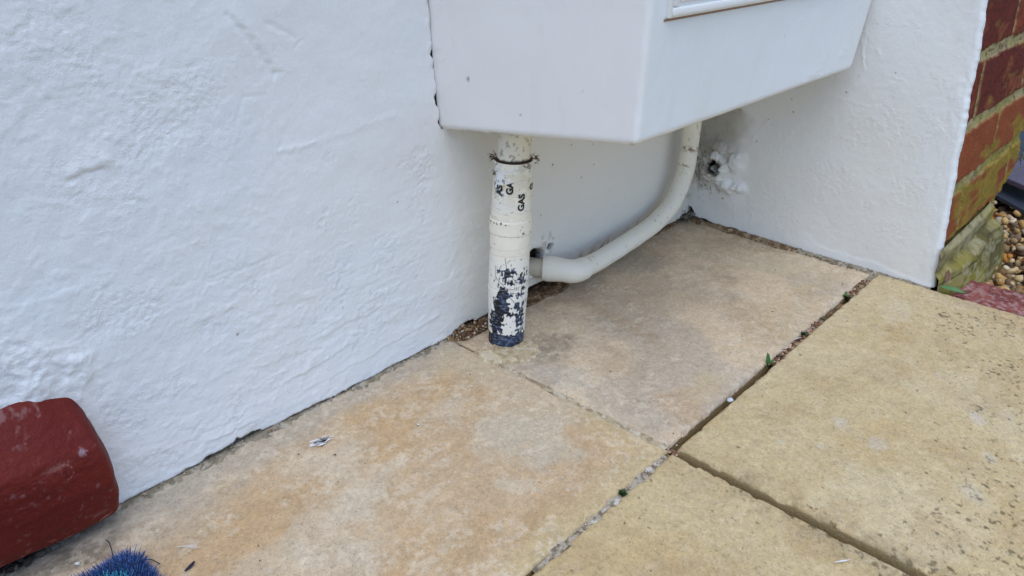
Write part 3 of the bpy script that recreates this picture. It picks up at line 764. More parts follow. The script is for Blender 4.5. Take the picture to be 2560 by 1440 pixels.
PINK = lin((184, 171, 153)); TAN = lin((190, 170, 144)); YEL = lin((192, 178, 144)); GREY = lin((178, 172, 163)); OR = lin((188, 162, 128)); PALE = lin((198, 189, 174))
FK = np.array((1.05, .97, .85))
def slab_col(kind, X, Y):
    n1 = fbm(X*16, Y*16, 311, 5); n2 = fbm(X*45, Y*45, 312, 4); n3 = fbm(X*7, Y*7, 313, 3)
    if kind == 'tan':
        c = base(X.shape, TAN)
        c = mix(c, OR, .62*ss(-.15, .6, n1+.3*n2)); c = mix(c, lin((184, 156, 120)), .4*ss(.0, .5, fbm(X*60, Y*60, 328, 4))*ss(-.1, .3, n1)); c = mix(c, PALE, .55*ss(.1, .55, fbm(X*13+4, Y*13, 314, 4)))
        c = mix(c, GREY*.97, .8*ss(-.050, -.018, Y+.014*n2)); c = mix(c, GREY*.98, .75*ss(-.085, -.02, Y+.02*n1)*(1-ss(-.79, -.70, X)))
        c = mix(c, GREY*1.0, .65*ss(-.53, -.49, X+.01*n2)*(1-ss(-.11, -.07, Y)) if False else np.zeros_like(X))
        for (cx, cy, a, b_, k, cc, seed) in [(-.5418, -.161, .030, .040, .9, lin((190, 182, 168)), 1), (-.548, -.195, .022, .030, .8, lin((190, 182, 168)), 2), (-.6368, -.1143, .011, .006, .8, PALE*1.12, 3),
                (-.6788, -.1257, .030, .012, .6, PALE, 4), (-.5937, -.2032, .010, .014, .7, PALE*1.05, 5), (-.7503, -.1451, .010, .012, .6, PALE*1.05, 6), (-.7042, -.1243, .022, .008, .5, PALE, 7),
                (-.7145, -.0874, .020, .012, .75, OR*.95, 8), (-.5383, -.0565, .035, .010, .6, OR, 9), (-.5452, -.11, .03, .010, .55, OR, 10), (-.762, -.0809, .03, .014, .5, OR, 11),
                (-.6651, -.2256, .030, .015, .6, OR*.92, 12), (-.6125, -.0857, .03, .014, .55, OR*1.02, 13), (-.7496, -.0364, .012, .008, .5, OR, 14), (-.648, -.085, .02, .008, .4, lin((184, 164, 142)), 15),
                (-.625, -.245, .03, .01, .5, OR*.85, 16), (-.572, -.25, .025, .012, .5, OR*.95, 17), (-.50, -.22, .03, .02, .35, OR, 18), (-.69, -.19, .02, .02, .4, OR, 19), (-.72, -.165, .012, .012, .5, PALE, 20)]:
            c = mix(c, cc, k*blob(X, Y, cx, cy, a, b_, .4, .55, .5, 400+seed))
        # yellower rim by the far joint and the front joint
        c = mix(c, YEL, .7*ss(-.510, -.478, X+.008*n2)*(1-ss(-.20, -.14, Y))); c = mix(c, YEL, .7*(1-ss(-.262, -.236, Y+.006*n2)))
        # pale cement smear spilling across from the pipe
        c = mix(c, lin((192, 180, 158)), .75*blob(X, Y, -.498, -.045, .030, .035, 0, .5, .4, 430))
        c = mix(c, lin((112, 106, 98)), .7*blob(X, Y, -.862, -.035, .04, .018, 0, .6, .4, 431)*ss(-.3, .3, n2+.2))
        c = mix(c, lin((188, 158, 142)), .4*blob(X, Y, -.848, -.052, .012, .004, .3, .5, .5, 432))
    elif kind == 'pink':
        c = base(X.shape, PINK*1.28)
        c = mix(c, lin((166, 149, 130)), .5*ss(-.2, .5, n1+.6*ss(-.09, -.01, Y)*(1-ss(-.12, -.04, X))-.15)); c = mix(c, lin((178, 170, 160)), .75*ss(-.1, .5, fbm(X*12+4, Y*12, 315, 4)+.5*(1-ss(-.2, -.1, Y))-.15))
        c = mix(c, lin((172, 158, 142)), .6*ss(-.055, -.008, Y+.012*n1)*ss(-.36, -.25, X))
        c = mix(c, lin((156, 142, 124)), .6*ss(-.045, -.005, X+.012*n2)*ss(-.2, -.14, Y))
        c = mix(c, lin((196, 186, 166)), .85*blob(X, Y, -.075, -.135, .028, .070, .15, .6, .35, 501))
        c = mix(c, lin((196, 186, 168)), .6*blob(X, Y, -.047, -.21, .035, .05, .1, .6, .35, 502))
        c = mix(c, lin((176, 154, 130)), .5*blob(X, Y, -.32, -.12, .010, .05, -.15, .6, .5, 503)); c = mix(c, lin((172, 156, 138)), .4*blob(X, Y, -.31, -.035, .06, .018, .2, .6, .5, 504))
        c = mix(c, lin((162, 154, 142)), .8*blob(X, Y, -.415, -.090, .030, .018, .2, .6, .4, 505)); c = mix(c, lin((192, 178, 150)), .7*blob(X, Y, -.37, -.245, .03, .014, .1, .6, .4, 506))
        c = mix(c, lin((190, 175, 148)), .65*blob(X, Y, -.18, -.235, .10, .028, .0, .5, .4, 507)); c = mix(c, lin((186, 160, 132)), .5*blob(X, Y, -.41, -.235, .02, .02, .1, .6, .5, 508))
        c = mix(c, lin((186, 184, 178)), .55*blob(X, Y, -.445, -.13, .02, .03, .1, .6, .4, 509)); c = mix(c, lin((182, 168, 150)), .5*blob(X, Y, -.25, -.10, .05, .05, .4, .6, .5, 510))
        for q in range(7):
            a_ = rnd.uniform(-.35, -.05); b2 = rnd.uniform(-.2, -.03)
            c = mix(c, lin((196, 180, 160)), .55*np.exp(-(pdist(X+.002*n2, Y, [(a_, b2), (a_+rnd.uniform(-.02, .03), b2-rnd.uniform(.01, .03))])/.0012)**2)*ss(-.3, .3, n2))
    else:
        c = base(X.shape, YEL)
        c = mix(c, lin((184, 164, 126)), .55*ss(-.1, .55, n1+.3*n2)); c = mix(c, lin((198, 188, 160)), .6*ss(.05, .5, fbm(X*10+9, Y*10, 316, 4)))
        c = mix(c, lin((172, 152, 120)), .35*ss(.1, .6, fbm(X*24, Y*24, 317, 4)))
        if kind == 'yellow':
            for (cx, cy, a, b_, k) in [(-.2498, -.4468, .009, .005, .8), (-.3043, -.4696, .007, .005, .6), (-.23, -.4679, .008, .004, .4), (-.34, -.36, .007, .006, .6), (-.35, -.395, .008, .008, .5), (-.403, -.334, .003, .003, .7),
                                       (-.2, -.4, .006, .004, .4), (-.1466, -.3266, .012, .006, .4), (-.385, -.36, .004, .004, .5), (-.36, -.47, .010, .008, .5)]:
                c = mix(c, lin((196, 192, 184)), k*blob(X, Y, cx, cy, a, b_, .4, .5, .5, int(-cx*9999)))
            c = mix(c, lin((196, 186, 158)), .7*ss(-.35, -.29, Y+.01*n1)*ss(-.16, -.05, X)); c = mix(c, lin((178, 154, 112)), .5*blob(X, Y, -.13, -.335, .03, .02, 0, .6, .5, 601))
            c = mix(c, lin((204, 196, 176)), .5*blob(X, Y, -.09, -.325, .03, .014, 0, .6, .5, 602))
            lm = np.maximum(ss(-.38, -.50, Y-.16*(X+.25)+.02*n1), ss(-.16, -.06, X)*ss(-.34, -.39, Y+.02*n1))
        else:
            lm = .25*ss(-.60, -.45, X)
            c = mix(c, lin((174, 152, 118)), .45*blob(X, Y, -.59, -.37, .04, .04, 0, .6, .5, 603))
        rim = (1-ss(.004, .030, np.abs(X+.474)))*(1-ss(-.34, -.29, Y))
        sp = fbm(X*340, Y*340, 318, 3); sp2 = fbm(X*230, Y*230, 319, 3)
        c = mix(c, lin((96, 86, 64)), .7*ss(.80, 1.0, sp+.14*lm+.25*rim)*(.45+.55*lm)); c = mix(c, lin((70, 62, 44)), .7*ss(.74, .88, sp2+.50*(lm*ss(-.25, .3, fbm(X*22, Y*22, 322, 3))-.52)+.66*rim*ss(-.35, -.39, Y)*ss(-.4, .2, fbm(X*40, Y*40, 323, 3))))
        c = mix(c, lin((128, 120, 98)), .35*rim*ss(-.2, .3, n2))
    ck = ss(.30, .75, np.abs(fbm(X*34+2*n3, Y*60, 324, 4))*1.2+.35*fbm(X*9, Y*9, 325, 2)); c = mix(c, lin((214, 208, 196)), .38*(1 if kind in ('tan', 'pink') else .35)*ck*ss(-.3, .3, fbm(X*260, Y*260, 326, 3)))
    if kind == 'pink': c = mix(c, lin((140, 131, 118)), .55*blob(X, Y, -.412, -.088, .030, .022, .2, .6, .4, 511)*ss(-.3, .3, fbm(X*200, Y*200, 327, 3)))
    return c*FK*(1+.10*fbm(X*420, Y*420, 320, 2)[..., None]+.07*fbm(X*120, Y*120, 321, 3)[..., None])

def slab(label, kind, x0, x1, y0, y1, ztop, dx=.0012, chips=1.0):
    nx = max(int((x1-x0)/dx), 4); ny = max(int((y1-y0)/dx), 4)
    X, Y = np.meshgrid(np.linspace(x0, x1, nx), np.linspace(y0, y1, ny))
    dxe = np.minimum(X-x0, x1-X); dye = np.minimum(Y-y0, y1-Y); d = np.minimum(dxe, dye)
    Z = ztop+.0006*fbm(X*22, Y*22, 330, 3)+.00030*fbm(X*140, Y*140, 331, 3)+.00016*fbm(X*420, Y*420, 332, 2)
    cn = .0016+.0018*ss(.0, .6, fbm(X*85, Y*85, 333, 4))*chips
    Z -= (cn*1.3)*(1-ss(0, 1, d/(cn*1.5)))**2*1.0
    # wander of the edge itself
    wv = (.0003*fbm(X*38, Y*38, 334, 3)+.0005*ss(.1, .6, fbm(X*120, Y*120, 336, 3)))*chips
    fall = np.exp(-d/.004)
    Xn = X+np.where(dxe < dye, np.where(X-x0 < x1-X, 1, -1)*(np.abs(wv)), 0)*fall
    Yn = Y+np.where(dye <= dxe, np.where(Y-y0 < y1-Y, 1, -1)*(np.abs(wv)), 0)*fall
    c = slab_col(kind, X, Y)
    c = mix(c, c*.80+lin((90, 80, 62))*.1, .6*(1-ss(.0, .004, d))*ss(-.2, .3, fbm(X*120, Y*120, 335, 3)))
    # skirt
    side = lin((150, 130, 92))*1.25
    def pad(A, f):
        A = np.vstack([A[:1], A, A[-1:]]); return np.hstack([A[:, :1], A, A[:, -1:]])
    Xn = pad(pad(Xn, 0), 0); Yn = pad(pad(Yn, 0), 0); Zn = pad(Z, 0)
    Zn[0, :] -= .0012; Zn[-1, :] -= .0012; Zn[1:-1, 0] -= .0012; Zn[1:-1, -1] -= .0012
    Zn = pad(Zn, 0)
    Zn[0, :] = Zn[-1, :] = -.019; Zn[:, 0] = Zn[:, -1] = -.019
    c2 = c
    for q in range(2):
        c2 = np.concatenate([c2[:1], c2, c2[-1:]]); c2 = np.concatenate([c2[:, :1], c2, c2[:, -1:]], 1)
        if q == 0:
            for sl_ in (np.s_[0, :], np.s_[-1, :], np.s_[:, 0], np.s_[:, -1]): c2[sl_] = side
    for sl_ in (np.s_[0, :], np.s_[-1, :], np.s_[:, 0], np.s_[:, -1]): c2[sl_] = side*.75
    e = empty('paving_slab', ((x0+x1)/2, (y0+y1)/2, 0))
    # a single mesh per slab
    COL.objects.unlink(e); bpy.data.objects.remove(e)
    o = grid('paving_slab', Xn, Yn, Zn, c2, .5+0*Xn, M_stone)
    tag(o, label, 'paving slab', 'square concrete paving slabs')
    return o
JX, JY = -.4725, -.2695
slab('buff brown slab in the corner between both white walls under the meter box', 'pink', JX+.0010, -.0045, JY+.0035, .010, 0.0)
slab('tan slab with orange stains lying along the foot of the left wall', 'tan', -.925, JX-.0012, JY+.0014, .010, -.0004)
slab('yellow slab at the right below the pier with black lichen specks', 'yellow', JX+.0038, -.0035, JY-.455, JY-.0038, .0022)
slab('yellow slab at the bottom centre, in front of the tan slab', 'front', -.925, JX-.0020, JY-.455, JY-.0017, -.0012)
slab('plain tan slab under the doormat', 'tan', -1.38, -.9285, JY+.0022, .010, -.0004, .006)
slab('yellow slab left of the bottom centre slab', 'front', -1.38, -.9285, JY-.455, JY-.0022, -.0012, .006)
for i in range(3):
    slab('outermost row slab, ' + ('first', 'second', 'third')[i]+' from the doorstep side', 'front', (-1.38, -.925, JX+.004)[i], (-.9285, JX-.003, -.0035)[i], JY-.915, JY-.459, 0, .006)

# joint fills
def strip_fill(name, x0, x1, y0, y1, z, amp, cols, dx=.0010, label=None, s=0, zf=None, mat=M_mortar, par=None):
    nx = max(int((x1-x0)/dx), 6); ny = max(int((y1-y0)/dx), 6)
    X, Y = np.meshgrid(np.linspace(x0, x1, nx), np.linspace(y0, y1, ny))
    Z = z+amp*fbm(X*180, Y*180, 340+s, 4)+amp*.8*fbm(X*40, Y*40, 341+s, 3)
    if zf is not None: Z = zf(X, Y, Z)
    c = mix(base(X.shape, cols[0]), cols[1], ss(-.2, .35, fbm(X*230, Y*230, 342+s, 3)))
    if len(cols) > 2: c = mix(c, cols[2], ss(.25, .5, fbm(X*150, Y*150, 343+s, 3)))
    o = grid(name, X, Y, Z, c, X*0+.9, mat, par)
    if label: tag(o, label, 'mortar')
    return o
strip_fill('mortar_joint', JX-.0045, JX+.0050, JY+.004, -.06, -.0011, .0007, [lin((186, 170, 142)), lin((158, 142, 116)), lin((200, 190, 170))], label='sandy filled joint between the tan slab and the corner slab', s=1)
strip_fill('mortar_joint', -.650, JX-.008, JY-.0045, JY+.0045, -.0030, .0010, [lin((178, 168, 152)), lin((126, 114, 96)), lin((200, 194, 184))], label='whitish crumbling mortar joint between the tan slab and the bottom slab', s=2)
def jf(X, Y, Z): return Z+.006*ss(-.30, -.25, X+.01*fbm(X*40, X*0, 345, 3))*ss(-.2, .3, fbm(X*30, X*0+3, 346, 3)+.2)+.008*ss(-.08, -.06, X)
strip_fill('mortar_joint', JX+.01, -.0245, JY-.0045, JY+.0045, -.0125, .0014, [lin((112, 92, 70)), lin((84, 70, 54)), lin((150, 128, 98))], label='dirt choked joint between the corner slab and the yellow slab', s=3, zf=jf)
# cement fillet along the foot of the left wall, patch round the pipe
def ff(X, Y, Z):
    t = ss(-.020, .004, Y+.004*fbm(X*40, X*0, 347, 4))
    return -.0025+t*.0034+.0006*fbm(X*160, Y*160, 348, 3)+.0010*t*fbm(X*50, Y*50, 349, 3)-.006*ss(-.475, -.462, X)
o = strip_fill('cement_fillet', -.90, -.455, -.026, .012, 0, 0, [lin((150, 140, 122)), lin((128, 118, 102)), lin((172, 164, 148))], s=4, zf=ff, label='thin grey cement strip along the foot of the left wall')
def fg(X, Y, Z):
    t = ss(-.014, -.001, X+.003*fbm(Y*60, Y*0, 350, 4))
    return -.0028+t*.0062+.0007*fbm(X*160, Y*160, 351, 3)+.0012*t*fbm(X*50, Y*50, 352, 3)
o = strip_fill('cement_fillet', -.020, .012, -.334, -.17, 0, 0, [lin((150, 140, 122)), lin((118, 108, 92)), lin((168, 160, 144))], s=5, zf=fg, label='grey cement strip along the foot of the right plastered wall')
def fh(X, Y, Z):
    t = ss(-.017, -.001, X+.003*fbm(Y*60, Y*0, 353, 4))
    return -.0028+t*.0068+.0006*fbm(X*190, Y*190, 354, 3)+.0012*t*fbm(X*60, Y*60, 355, 3)
o = strip_fill('soil_strip', -.032, .012, -.17, .010, 0, 0, [lin((142, 122, 98)), lin((112, 92, 70)), lin((166, 148, 122))], s=6, zf=fh); tag(o, kind='stuff')
def fp(X, Y, Z):
    d = np.hypot((X+.446)*.8, (Y+.064)*1.05)+.010*fbm(X*60, Y*60, 356, 4)
    return -.006+.0074*(1-ss(.022, .036, d))+.0004*fbm(X*190, Y*190, 357, 3)
strip_fill('mortar_patch', -.485, -.400, -.105, -.016, 0, 0, [lin((196, 178, 146)), lin((172, 154, 122)), lin((208, 194, 166))], s=7, zf=fp, label='sandy mortar patch at the foot of the thick gas pipe')
def fq(X, Y, Z):
    d = -Y+.003*fbm(X*70, Y*0, 358, 4)
    w_ = .013*ss(-.41, -.37, X)*(1-ss(-.30, -.26, X))+.003
    w_ = w_+.012*ss(-.475, -.462, X)*(1-ss(-.42, -.405, X))
    return -.0030+.0052*(1-ss(w_, w_+.004, d))+.0016*fbm(X*150, Y*150, 359, 3)*(d < w_+.002)
o = strip_fill('soil_strip', -.478, -.03, -.034, .012, 0, 0, [lin((128, 104, 80)), lin((94, 74, 56)), lin((158, 136, 110))], s=8, zf=fq); tag(o, kind='stuff')

# ------------------------------------------------------------------ loose stones
ico = bmesh.new(); bmesh.ops.create_icosphere(ico, subdivisions=2, radius=1)
ICO_V = np.array([v.co[:] for v in ico.verts]); ICO_F = np.array([[v.index for v in f.verts] for f in ico.faces]); ico.free()
ico = bmesh.new(); bmesh.ops.create_icosphere(ico, subdivisions=1, radius=1)
ICO1_V = np.array([v.co[:] for v in ico.verts]); ICO1_F = np.array([[v.index for v in f.verts] for f in ico.faces]); ico.free()
def stones(name, centres, sizes, cols, mat, flat=.6, rough=.28, hi=True, label=None, cat=None, kind='stuff', group=None):
    IV, IF = (ICO_V, ICO_F) if hi else (ICO1_V, ICO1_F)
    n = len(centres); k = len(IV)
    V = np.zeros((n, k, 3)); C_ = np.zeros((n, k, 3)); F = np.zeros((n, len(IF), 3), int)
    for i in range(n):
        q = IV*(1+rough*rng.normal(size=3)*.5)
        q = q*(1+rough*fbm(IV[:, 0]*1.3+i*3.1, IV[:, 1]*1.3+IV[:, 2]*1.7, i % 97, 2))[:, None]
        q[:, 2] *= flat
        e = rng.normal(size=3)*.45; a = rng.uniform(0, 6.28)
        Rz = np.array(Matrix.Rotation(a, 3, 'Z') @ Matrix.Rotation(e[0], 3, 'X') @ Matrix.Rotation(e[1], 3, 'Y'))
        V[i] = (q@Rz.T)*sizes[i]+centres[i]; C_[i] = cols[i]; F[i] = IF+i*k
    o = mesh_np(name, V.reshape(-1, 3), F.reshape(-1, 3), C_.reshape(-1, 3), None, mat, None, True)
    if label: tag(o, label, cat, group)
    else: tag(o, kind=kind)
    return o
def scatter(n, x0, x1, y0, y1, z, smin, smax, pal, dark=.25):
    P = np.stack([rng.uniform(x0, x1, n), rng.uniform(y0, y1, n), np.full(n, z)], 1)
    S = rng.uniform(smin, smax, n); C_ = np.array([pal[rng.integers(len(pal))]*(1+dark*rng.normal()) for _ in range(n)]).clip(.01, .8)
    return P, S, C_
EARTH = [lin((126, 98, 72)), lin((110, 84, 62)), lin((130, 100, 72)), lin((96, 74, 54)), lin((160, 138, 108)), lin((190, 182, 166)), lin((80, 62, 46))]
def multi(name, specs, mat=M_grit, **k):
    a = [scatter(*s_) for s_ in specs]
    return stones(name, np.concatenate([q[0] for q in a]), np.concatenate([q[1] for q in a]), np.concatenate([q[2] for q in a]), mat, **k)
multi('grit_crumbs', [(330, -.474, -.420, -.018, .004, .003, .0005, .0017, EARTH), (14, -.468, -.424, -.014, .002, .005, .002, .0042, EARTH), (110, -.398, -.262, -.013, .002, .002, .0006, .0018, EARTH[:4]), (120, -.30, -.03, -.008, .004, .002, .0005, .0014, EARTH[:4]),
      (90, -.012, -.001, -.17, .004, .0035, .0004, .0011, EARTH[:4]+EARTH[-1:]), (60, -.012, -.001, -.33, -.17, .002, .0005, .0012, EARTH[:4]), (30, -.02, .002, -.012, .004, .008, .0025, .0055, [lin((110, 104, 96)), lin((70, 62, 54))]),
      (120, -.90, -.47, -.006, .002, .0015, .0005, .0013, [lin((170, 160, 142)), lin((140, 126, 104))])], hi=False)
RC = [lin((150, 118, 96)), lin((120, 88, 70)), lin((176, 150, 124)), lin((100, 80, 66))]
multi('joint_grit', [(150, -.085, -.026, JY-.004, JY+.004, -.001, .001, .0026, RC), (120, -.21, -.16, JY-.004, JY+.004, -.003, .001, .0026, RC+[lin((150, 146, 150))]),
      (130, -.285, -.21, JY-.004, JY+.004, -.003, .001, .0026, RC), (110, -.64, -.48, JY-.0014, JY+.0014, -.0026, .0003, .0007, [lin((196, 190, 180)), lin((178, 168, 154)), lin((150, 140, 124))]),
      (34, -.474, -.471, -.24, -.07, -.0012, .0003, .0009, [lin((205, 198, 184)), lin((150, 132, 104))]), (26, -.480, -.466, -.276, -.264, -.006, .001, .003, RC)], hi=False)
# pale flecks and tiny chips strewn on the slabs
fl_ = scatter(120, -.86, -.05, -.50, -.03, .0010, .0003, .0009, [lin((235, 232, 225)), lin((225, 220, 210)), lin((90, 70, 50)), lin((130, 80, 55))], .05)
stones('paint_flecks', fl_[0], fl_[1], fl_[2], M_grit, hi=False, flat=.5)
def one_stone(x, y, z, s, c, label, cat='stone', flat=.6):
    stones('loose_chip', np.array([[x, y, z]]), [s], [c], M_grit, label=label, cat=cat, flat=flat)
one_stone(-.3731, -.2705, .0002, .0027, lin((205, 208, 215)), 'white chip lodged in the joint left of the yellow slab edge')
one_stone(-.8600, -.0388, .001, .0022, lin((225, 225, 220)), 'white round paint crumb between red step and blue mat')
one_stone(-.5950, -.0895, .0006, .0016, lin((225, 228, 232)), 'tiny white paint spot in the middle of the tan slab', flat=.3)

# dried paint marks on the slabs (thin raised paint)
def strokes(name, segs, wd, z, col, label, cat='paint mark'):
    V = []; F = []
    for (x0, y0, x1, y1) in segs:
        d = Vector((x1-x0, y1-y0)); n_ = Vector((-d.y, d.x)).normalized()*wd*rnd.uniform(.4, 1)
        b0 = len(V); k = 5
        for i in range(k+1):
            t = i/k; ww = n_*(math.sin(math.pi*min(max(t, .08), .92)))*rnd.uniform(.6, 1.2); px_ = x0+d.x*t+rnd.gauss(0, wd*.15); py_ = y0+d.y*t
            V += [(px_+ww.x, py_+ww.y, z), (px_-ww.x, py_-ww.y, z)]
            if i: a = b0+2*(i-1); F.append((a, a+1, a+3, a+2))
    o = mesh_np(name, np.array(V), np.array(F), base((len(V),), col), np.full(len(V), .2), M_paint, None, False)
    return tag(o, label, cat)
sg = []
for k in range(44):
    cx = -.667+rnd.gauss(0, .0042); cy = -.0493+rnd.gauss(0, .0024); l = rnd.uniform(.002, .006); sg.append((cx-l*.85, cy+l*.35-.0, cx+l*.85, cy-l*.1))
strokes('paint_smear', sg, .0008, .0016, (.86, .87, .90), 'small brushed white paint smear on the tan slab near the wall')
sg = [(-.8075+.0, -.0735, -.799, -.079)]+[(-.8035+k*.0006, -.0765-k*.0015, -.797+k*.0004, -.0800-k*.0014) for k in range(5)]
strokes('paint_scratch', sg, .00045, .0014, (.72, .72, .70), 'white scratch marks beside the blue doormat')
sg = []
for k in range(20):
    a = k/20*6.283; b2 = (k+1.1)/20*6.283; sg.append((-.4244+.0042*math.cos(a), -.2234+.0042*math.sin(a), -.4244+.0042*math.cos(b2), -.2234+.0042*math.sin(b2)))
strokes('paint_ring', sg, .00035, .0014, (.74, .74, .72), 'small white paint ring near the front edge of the corner slab')
strokes('paint_scratch', [(-.094, -.052, -.060, -.088), (-.088, -.048, -.080, -.057)], .0007, .0014, (.74, .71, .66), 'long pale scratch close to the right wall on the corner slab')
strokes('paint_scratch', [(-.338, -.285, -.350, -.300)], .0004, .0038, (.74, .72, .66), 'thin pale scratch on the yellow slab beside the joint')
strokes('paint_drip', [(-.5035, -.4205, -.4935, -.4275)], .0014, .0012, (.74, .75, .76), 'white paint drip at the bottom beside the lichen covered joint')
strokes('paint_fleck', [(-.2745, -.012, -.2655, -.020), (-.281, -.013, -.272, -.019), (-.272, -.017, -.262, -.018)], .0022, .0040, (.72, .75, .79), 'torn white paint flake lying under the bent pipe')

# ------------------------------------------------------------------ red painted step
st = empty('red_doorstep', (-1.2, 0, 0))
tag(st, 'dark red painted doorstep end against the wall at the lower left', 'doorstep')
pr = np.array([(.012, .002), (-.004, .0035), (-.016, .007), (-.026, .016), (-.031, .030), (-.034, .050), (-.0345, .070), (-.0325, .082), (-.026, .092), (-.016, .104), (-.006, .114), (.012, .121)])
tt = np.linspace(0, 1, len(pr)); tn_ = np.linspace(0, 1, 220)
ky = np.interp(tn_, tt, pr[:, 0]); kz = np.interp(tn_, tt, pr[:, 1])
ker = np.hanning(15); ker /= ker.sum()
ky = np.convolve(np.pad(ky, 7, 'edge'), ker, 'valid'); kz = np.convolve(np.pad(kz, 7, 'edge'), ker, 'valid')
xs_ = np.concatenate([np.linspace(-2.0, -.98, 40), np.linspace(-.975, -.8245, 190), -.8245+.0105*np.sin(np.linspace(.05, 1.57, 24))])
Xs, Kn = np.meshgrid(xs_, np.arange(220))
Yb = ky[Kn]; Zb = kz[Kn]
end = np.clip((Xs+.8245)/.0105, 0, 1)
fac = np.sqrt(np.clip(1-end**2, 0, 1))
Yb = .010+(Yb-.010)*(fac if True else 1)
Xq = Xs-(.010*(Zb/.12)**2.2+.004*(1-ss(0, .03, Zb)))*ss(-.86, -.82, Xs)+.0012*fbm(Zb*50, Zb*0, 371, 3)*ss(-.85, -.82, Xs)
Zb = Zb-.010*ss(-.86, -.81, Xs)*ss(.05, .12, Zb)+.004*ss(-.85, -.93, Xs)*ss(.06, .12, Zb)+.004*ss(-.85, -.89, Xs)*(1-ss(0, .03, Zb))
rel = .0014*fbm(Xs*14, Zb*18, 372, 2)+.0003*fbm(Xs*50, Zb*110, 373, 4)+.00012*fbm(Xs*90, Zb*420, 374, 3)
Yb = Yb-rel*fac; Zb = Zb+.4*rel*ss(.085, .1, Zb)
c = base(Xs.shape, lin((104, 30, 23)))
c = mix(c, lin((94, 24, 19)), .6*ss(-.2, .4, fbm(Xs*25, Zb*60, 375, 3)))
c = mix(c, lin((160, 126, 126)), .38*ss(.1, 1.1, fbm(Xs*320, Zb*320, 376, 4)+.5*fbm(Xs*60, Zb*60, 380, 3)+1.0*ss(.100, .114, Zb)-.50+.5*ss(-.85, -.885, Xs)*ss(.088, .105, Zb)))
c = mix(c, lin((170, 150, 160)), .6*blob(Xs, Zb, -.833, .079, .0025, .0022, 0, .6, .5, 377)); c = mix(c, lin((160, 110, 105)), .4*blob(Xs, Zb, -.853, .077, .008, .002, 0, .6, .5, 378))
c = mix(c, lin((190, 140, 125)), .55*ss(.25, .5, fbm(Xs*130, Zb*240, 379, 3))*(1-ss(.012, .028, Zb)))
c = mix(c, lin((200, 150, 140)), .8*np.exp(-(np.abs(np.hypot(Xs+.8495, Zb-.071)-.0055)/.00022)**2)*(Xs > -.8495)*.5)
grid('step_block', Xq, Yb, Zb, c, .5+0*Xs, M_red, st)
multi('step_rubble', [(120, -.93, -.862, -.014, .004, .003, .0015, .0045, [lin((70, 64, 58)), lin((105, 98, 90)), lin((48, 42, 36))])], hi=False)

# ------------------------------------------------------------------ doormat
dm = empty('doormat', (-1.1, -.25, 0))
tag(dm, 'bristly navy doormat with turquoise pattern poking in at the bottom left', 'doormat')
mx0, mx1, my0, my1 = -1.38, -.8335, -.46, -.0645
def inmat(x, y, ins=0):
    r = .008
    x = x+ins; ox = np.maximum(x-(mx1-r), 0); oy = np.maximum(y+ins-(my1-r), 0)
    return (np.hypot(ox, oy) < r) & (x < mx1) & (y < my1) & (x > mx0) & (y > my0)
U, V_ = np.meshgrid(np.linspace(mx0, mx1-.002, 60), np.linspace(my0, my1-.002, 60))
corner = ~inmat(U, V_)
Vb = np.stack([U, V_, np.full(U.shape, .004)], -1).reshape(-1, 3)
Fb = grid_faces(60, 60); Fb = Fb[~corner.reshape(-1)[Fb].any(1)]
mesh_np('backing', Vb, Fb, base((3600,), lin((30, 34, 48))), None, M_fibre, dm, False)
n = 60000
px_ = mx1-(mx1-mx0)*rng.random(n)**1.7; py_ = my1-(my1-my0)*rng.random(n)**1.7
k_ = inmat(px_, py_); px_, py_ = px_[k_], py_[k_]; n = len(px_)
ed = np.minimum(mx1-px_, my1-py_)
lean = np.stack([rng.normal(0, .25, n)+.7*np.exp(-(mx1-px_)/.004), rng.normal(0, .25, n)+.7*np.exp(-(my1-py_)/.004), np.ones(n)], 1)
L_ = rng.uniform(.006, .0105, n)*(1-.25*np.exp(-ed/.004))
b0 = np.stack([px_, py_, np.full(n, .0035)], 1); tip = b0+lean*L_[:, None]
an = rng.uniform(0, 6.28, n); wv = np.stack([np.cos(an), np.sin(an), np.zeros(n)], 1)*rng.uniform(.00022, .00045, n)[:, None]
V = np.stack([b0-wv, b0+wv, tip+wv*.5, tip-wv*.5], 1)
pat = ss(.0100, .0125, ed+.002*fbm(px_*150, py_*150, 381))*1.0
cf = mix(base((n,), lin((84, 122, 184))), lin((44, 62, 108)), rng.random(n)); cf = mix(cf, lin((96, 88, 96)), (rng.random(n) < .10)*.8)
cf = mix(cf, lin((90, 184, 208)), (rng.random(n) < .9)*(pat > .5)*(np.sin(px_*160)+np.sin(py_*150+1) > -1.1))
mesh_np('bristles', V.reshape(-1, 3), np.arange(n*4).reshape(-1, 4), np.repeat(cf, 4, 0), None, M_fibre, dm, False)
for q, (pts) in enumerate([[(-.8435, -.0610, .008), (-.8425, -.0580, .012), (-.8415, -.0530, .0165), (-.8425, -.0510, .0185)], [(-.832, -.066, .001), (-.825, -.072, .002), (-.822, -.080, .001)]]):
    tube('loose_fibre', pts, [.00035]*len(pts), M_fibre, dm, lin((40, 44, 58)), 6, 4)
o = tube('twig_scrap', [(-.8135, -.0985, .0012), (-.809, -.0975, .0016), (-.805, -.0955, .0013)], [.0005, .0011, .0006], M_fibre, None, lin((44, 48, 66)), 6, 4); tag(o, 'dark fluff scrap lying right of the doormat', 'fluff')

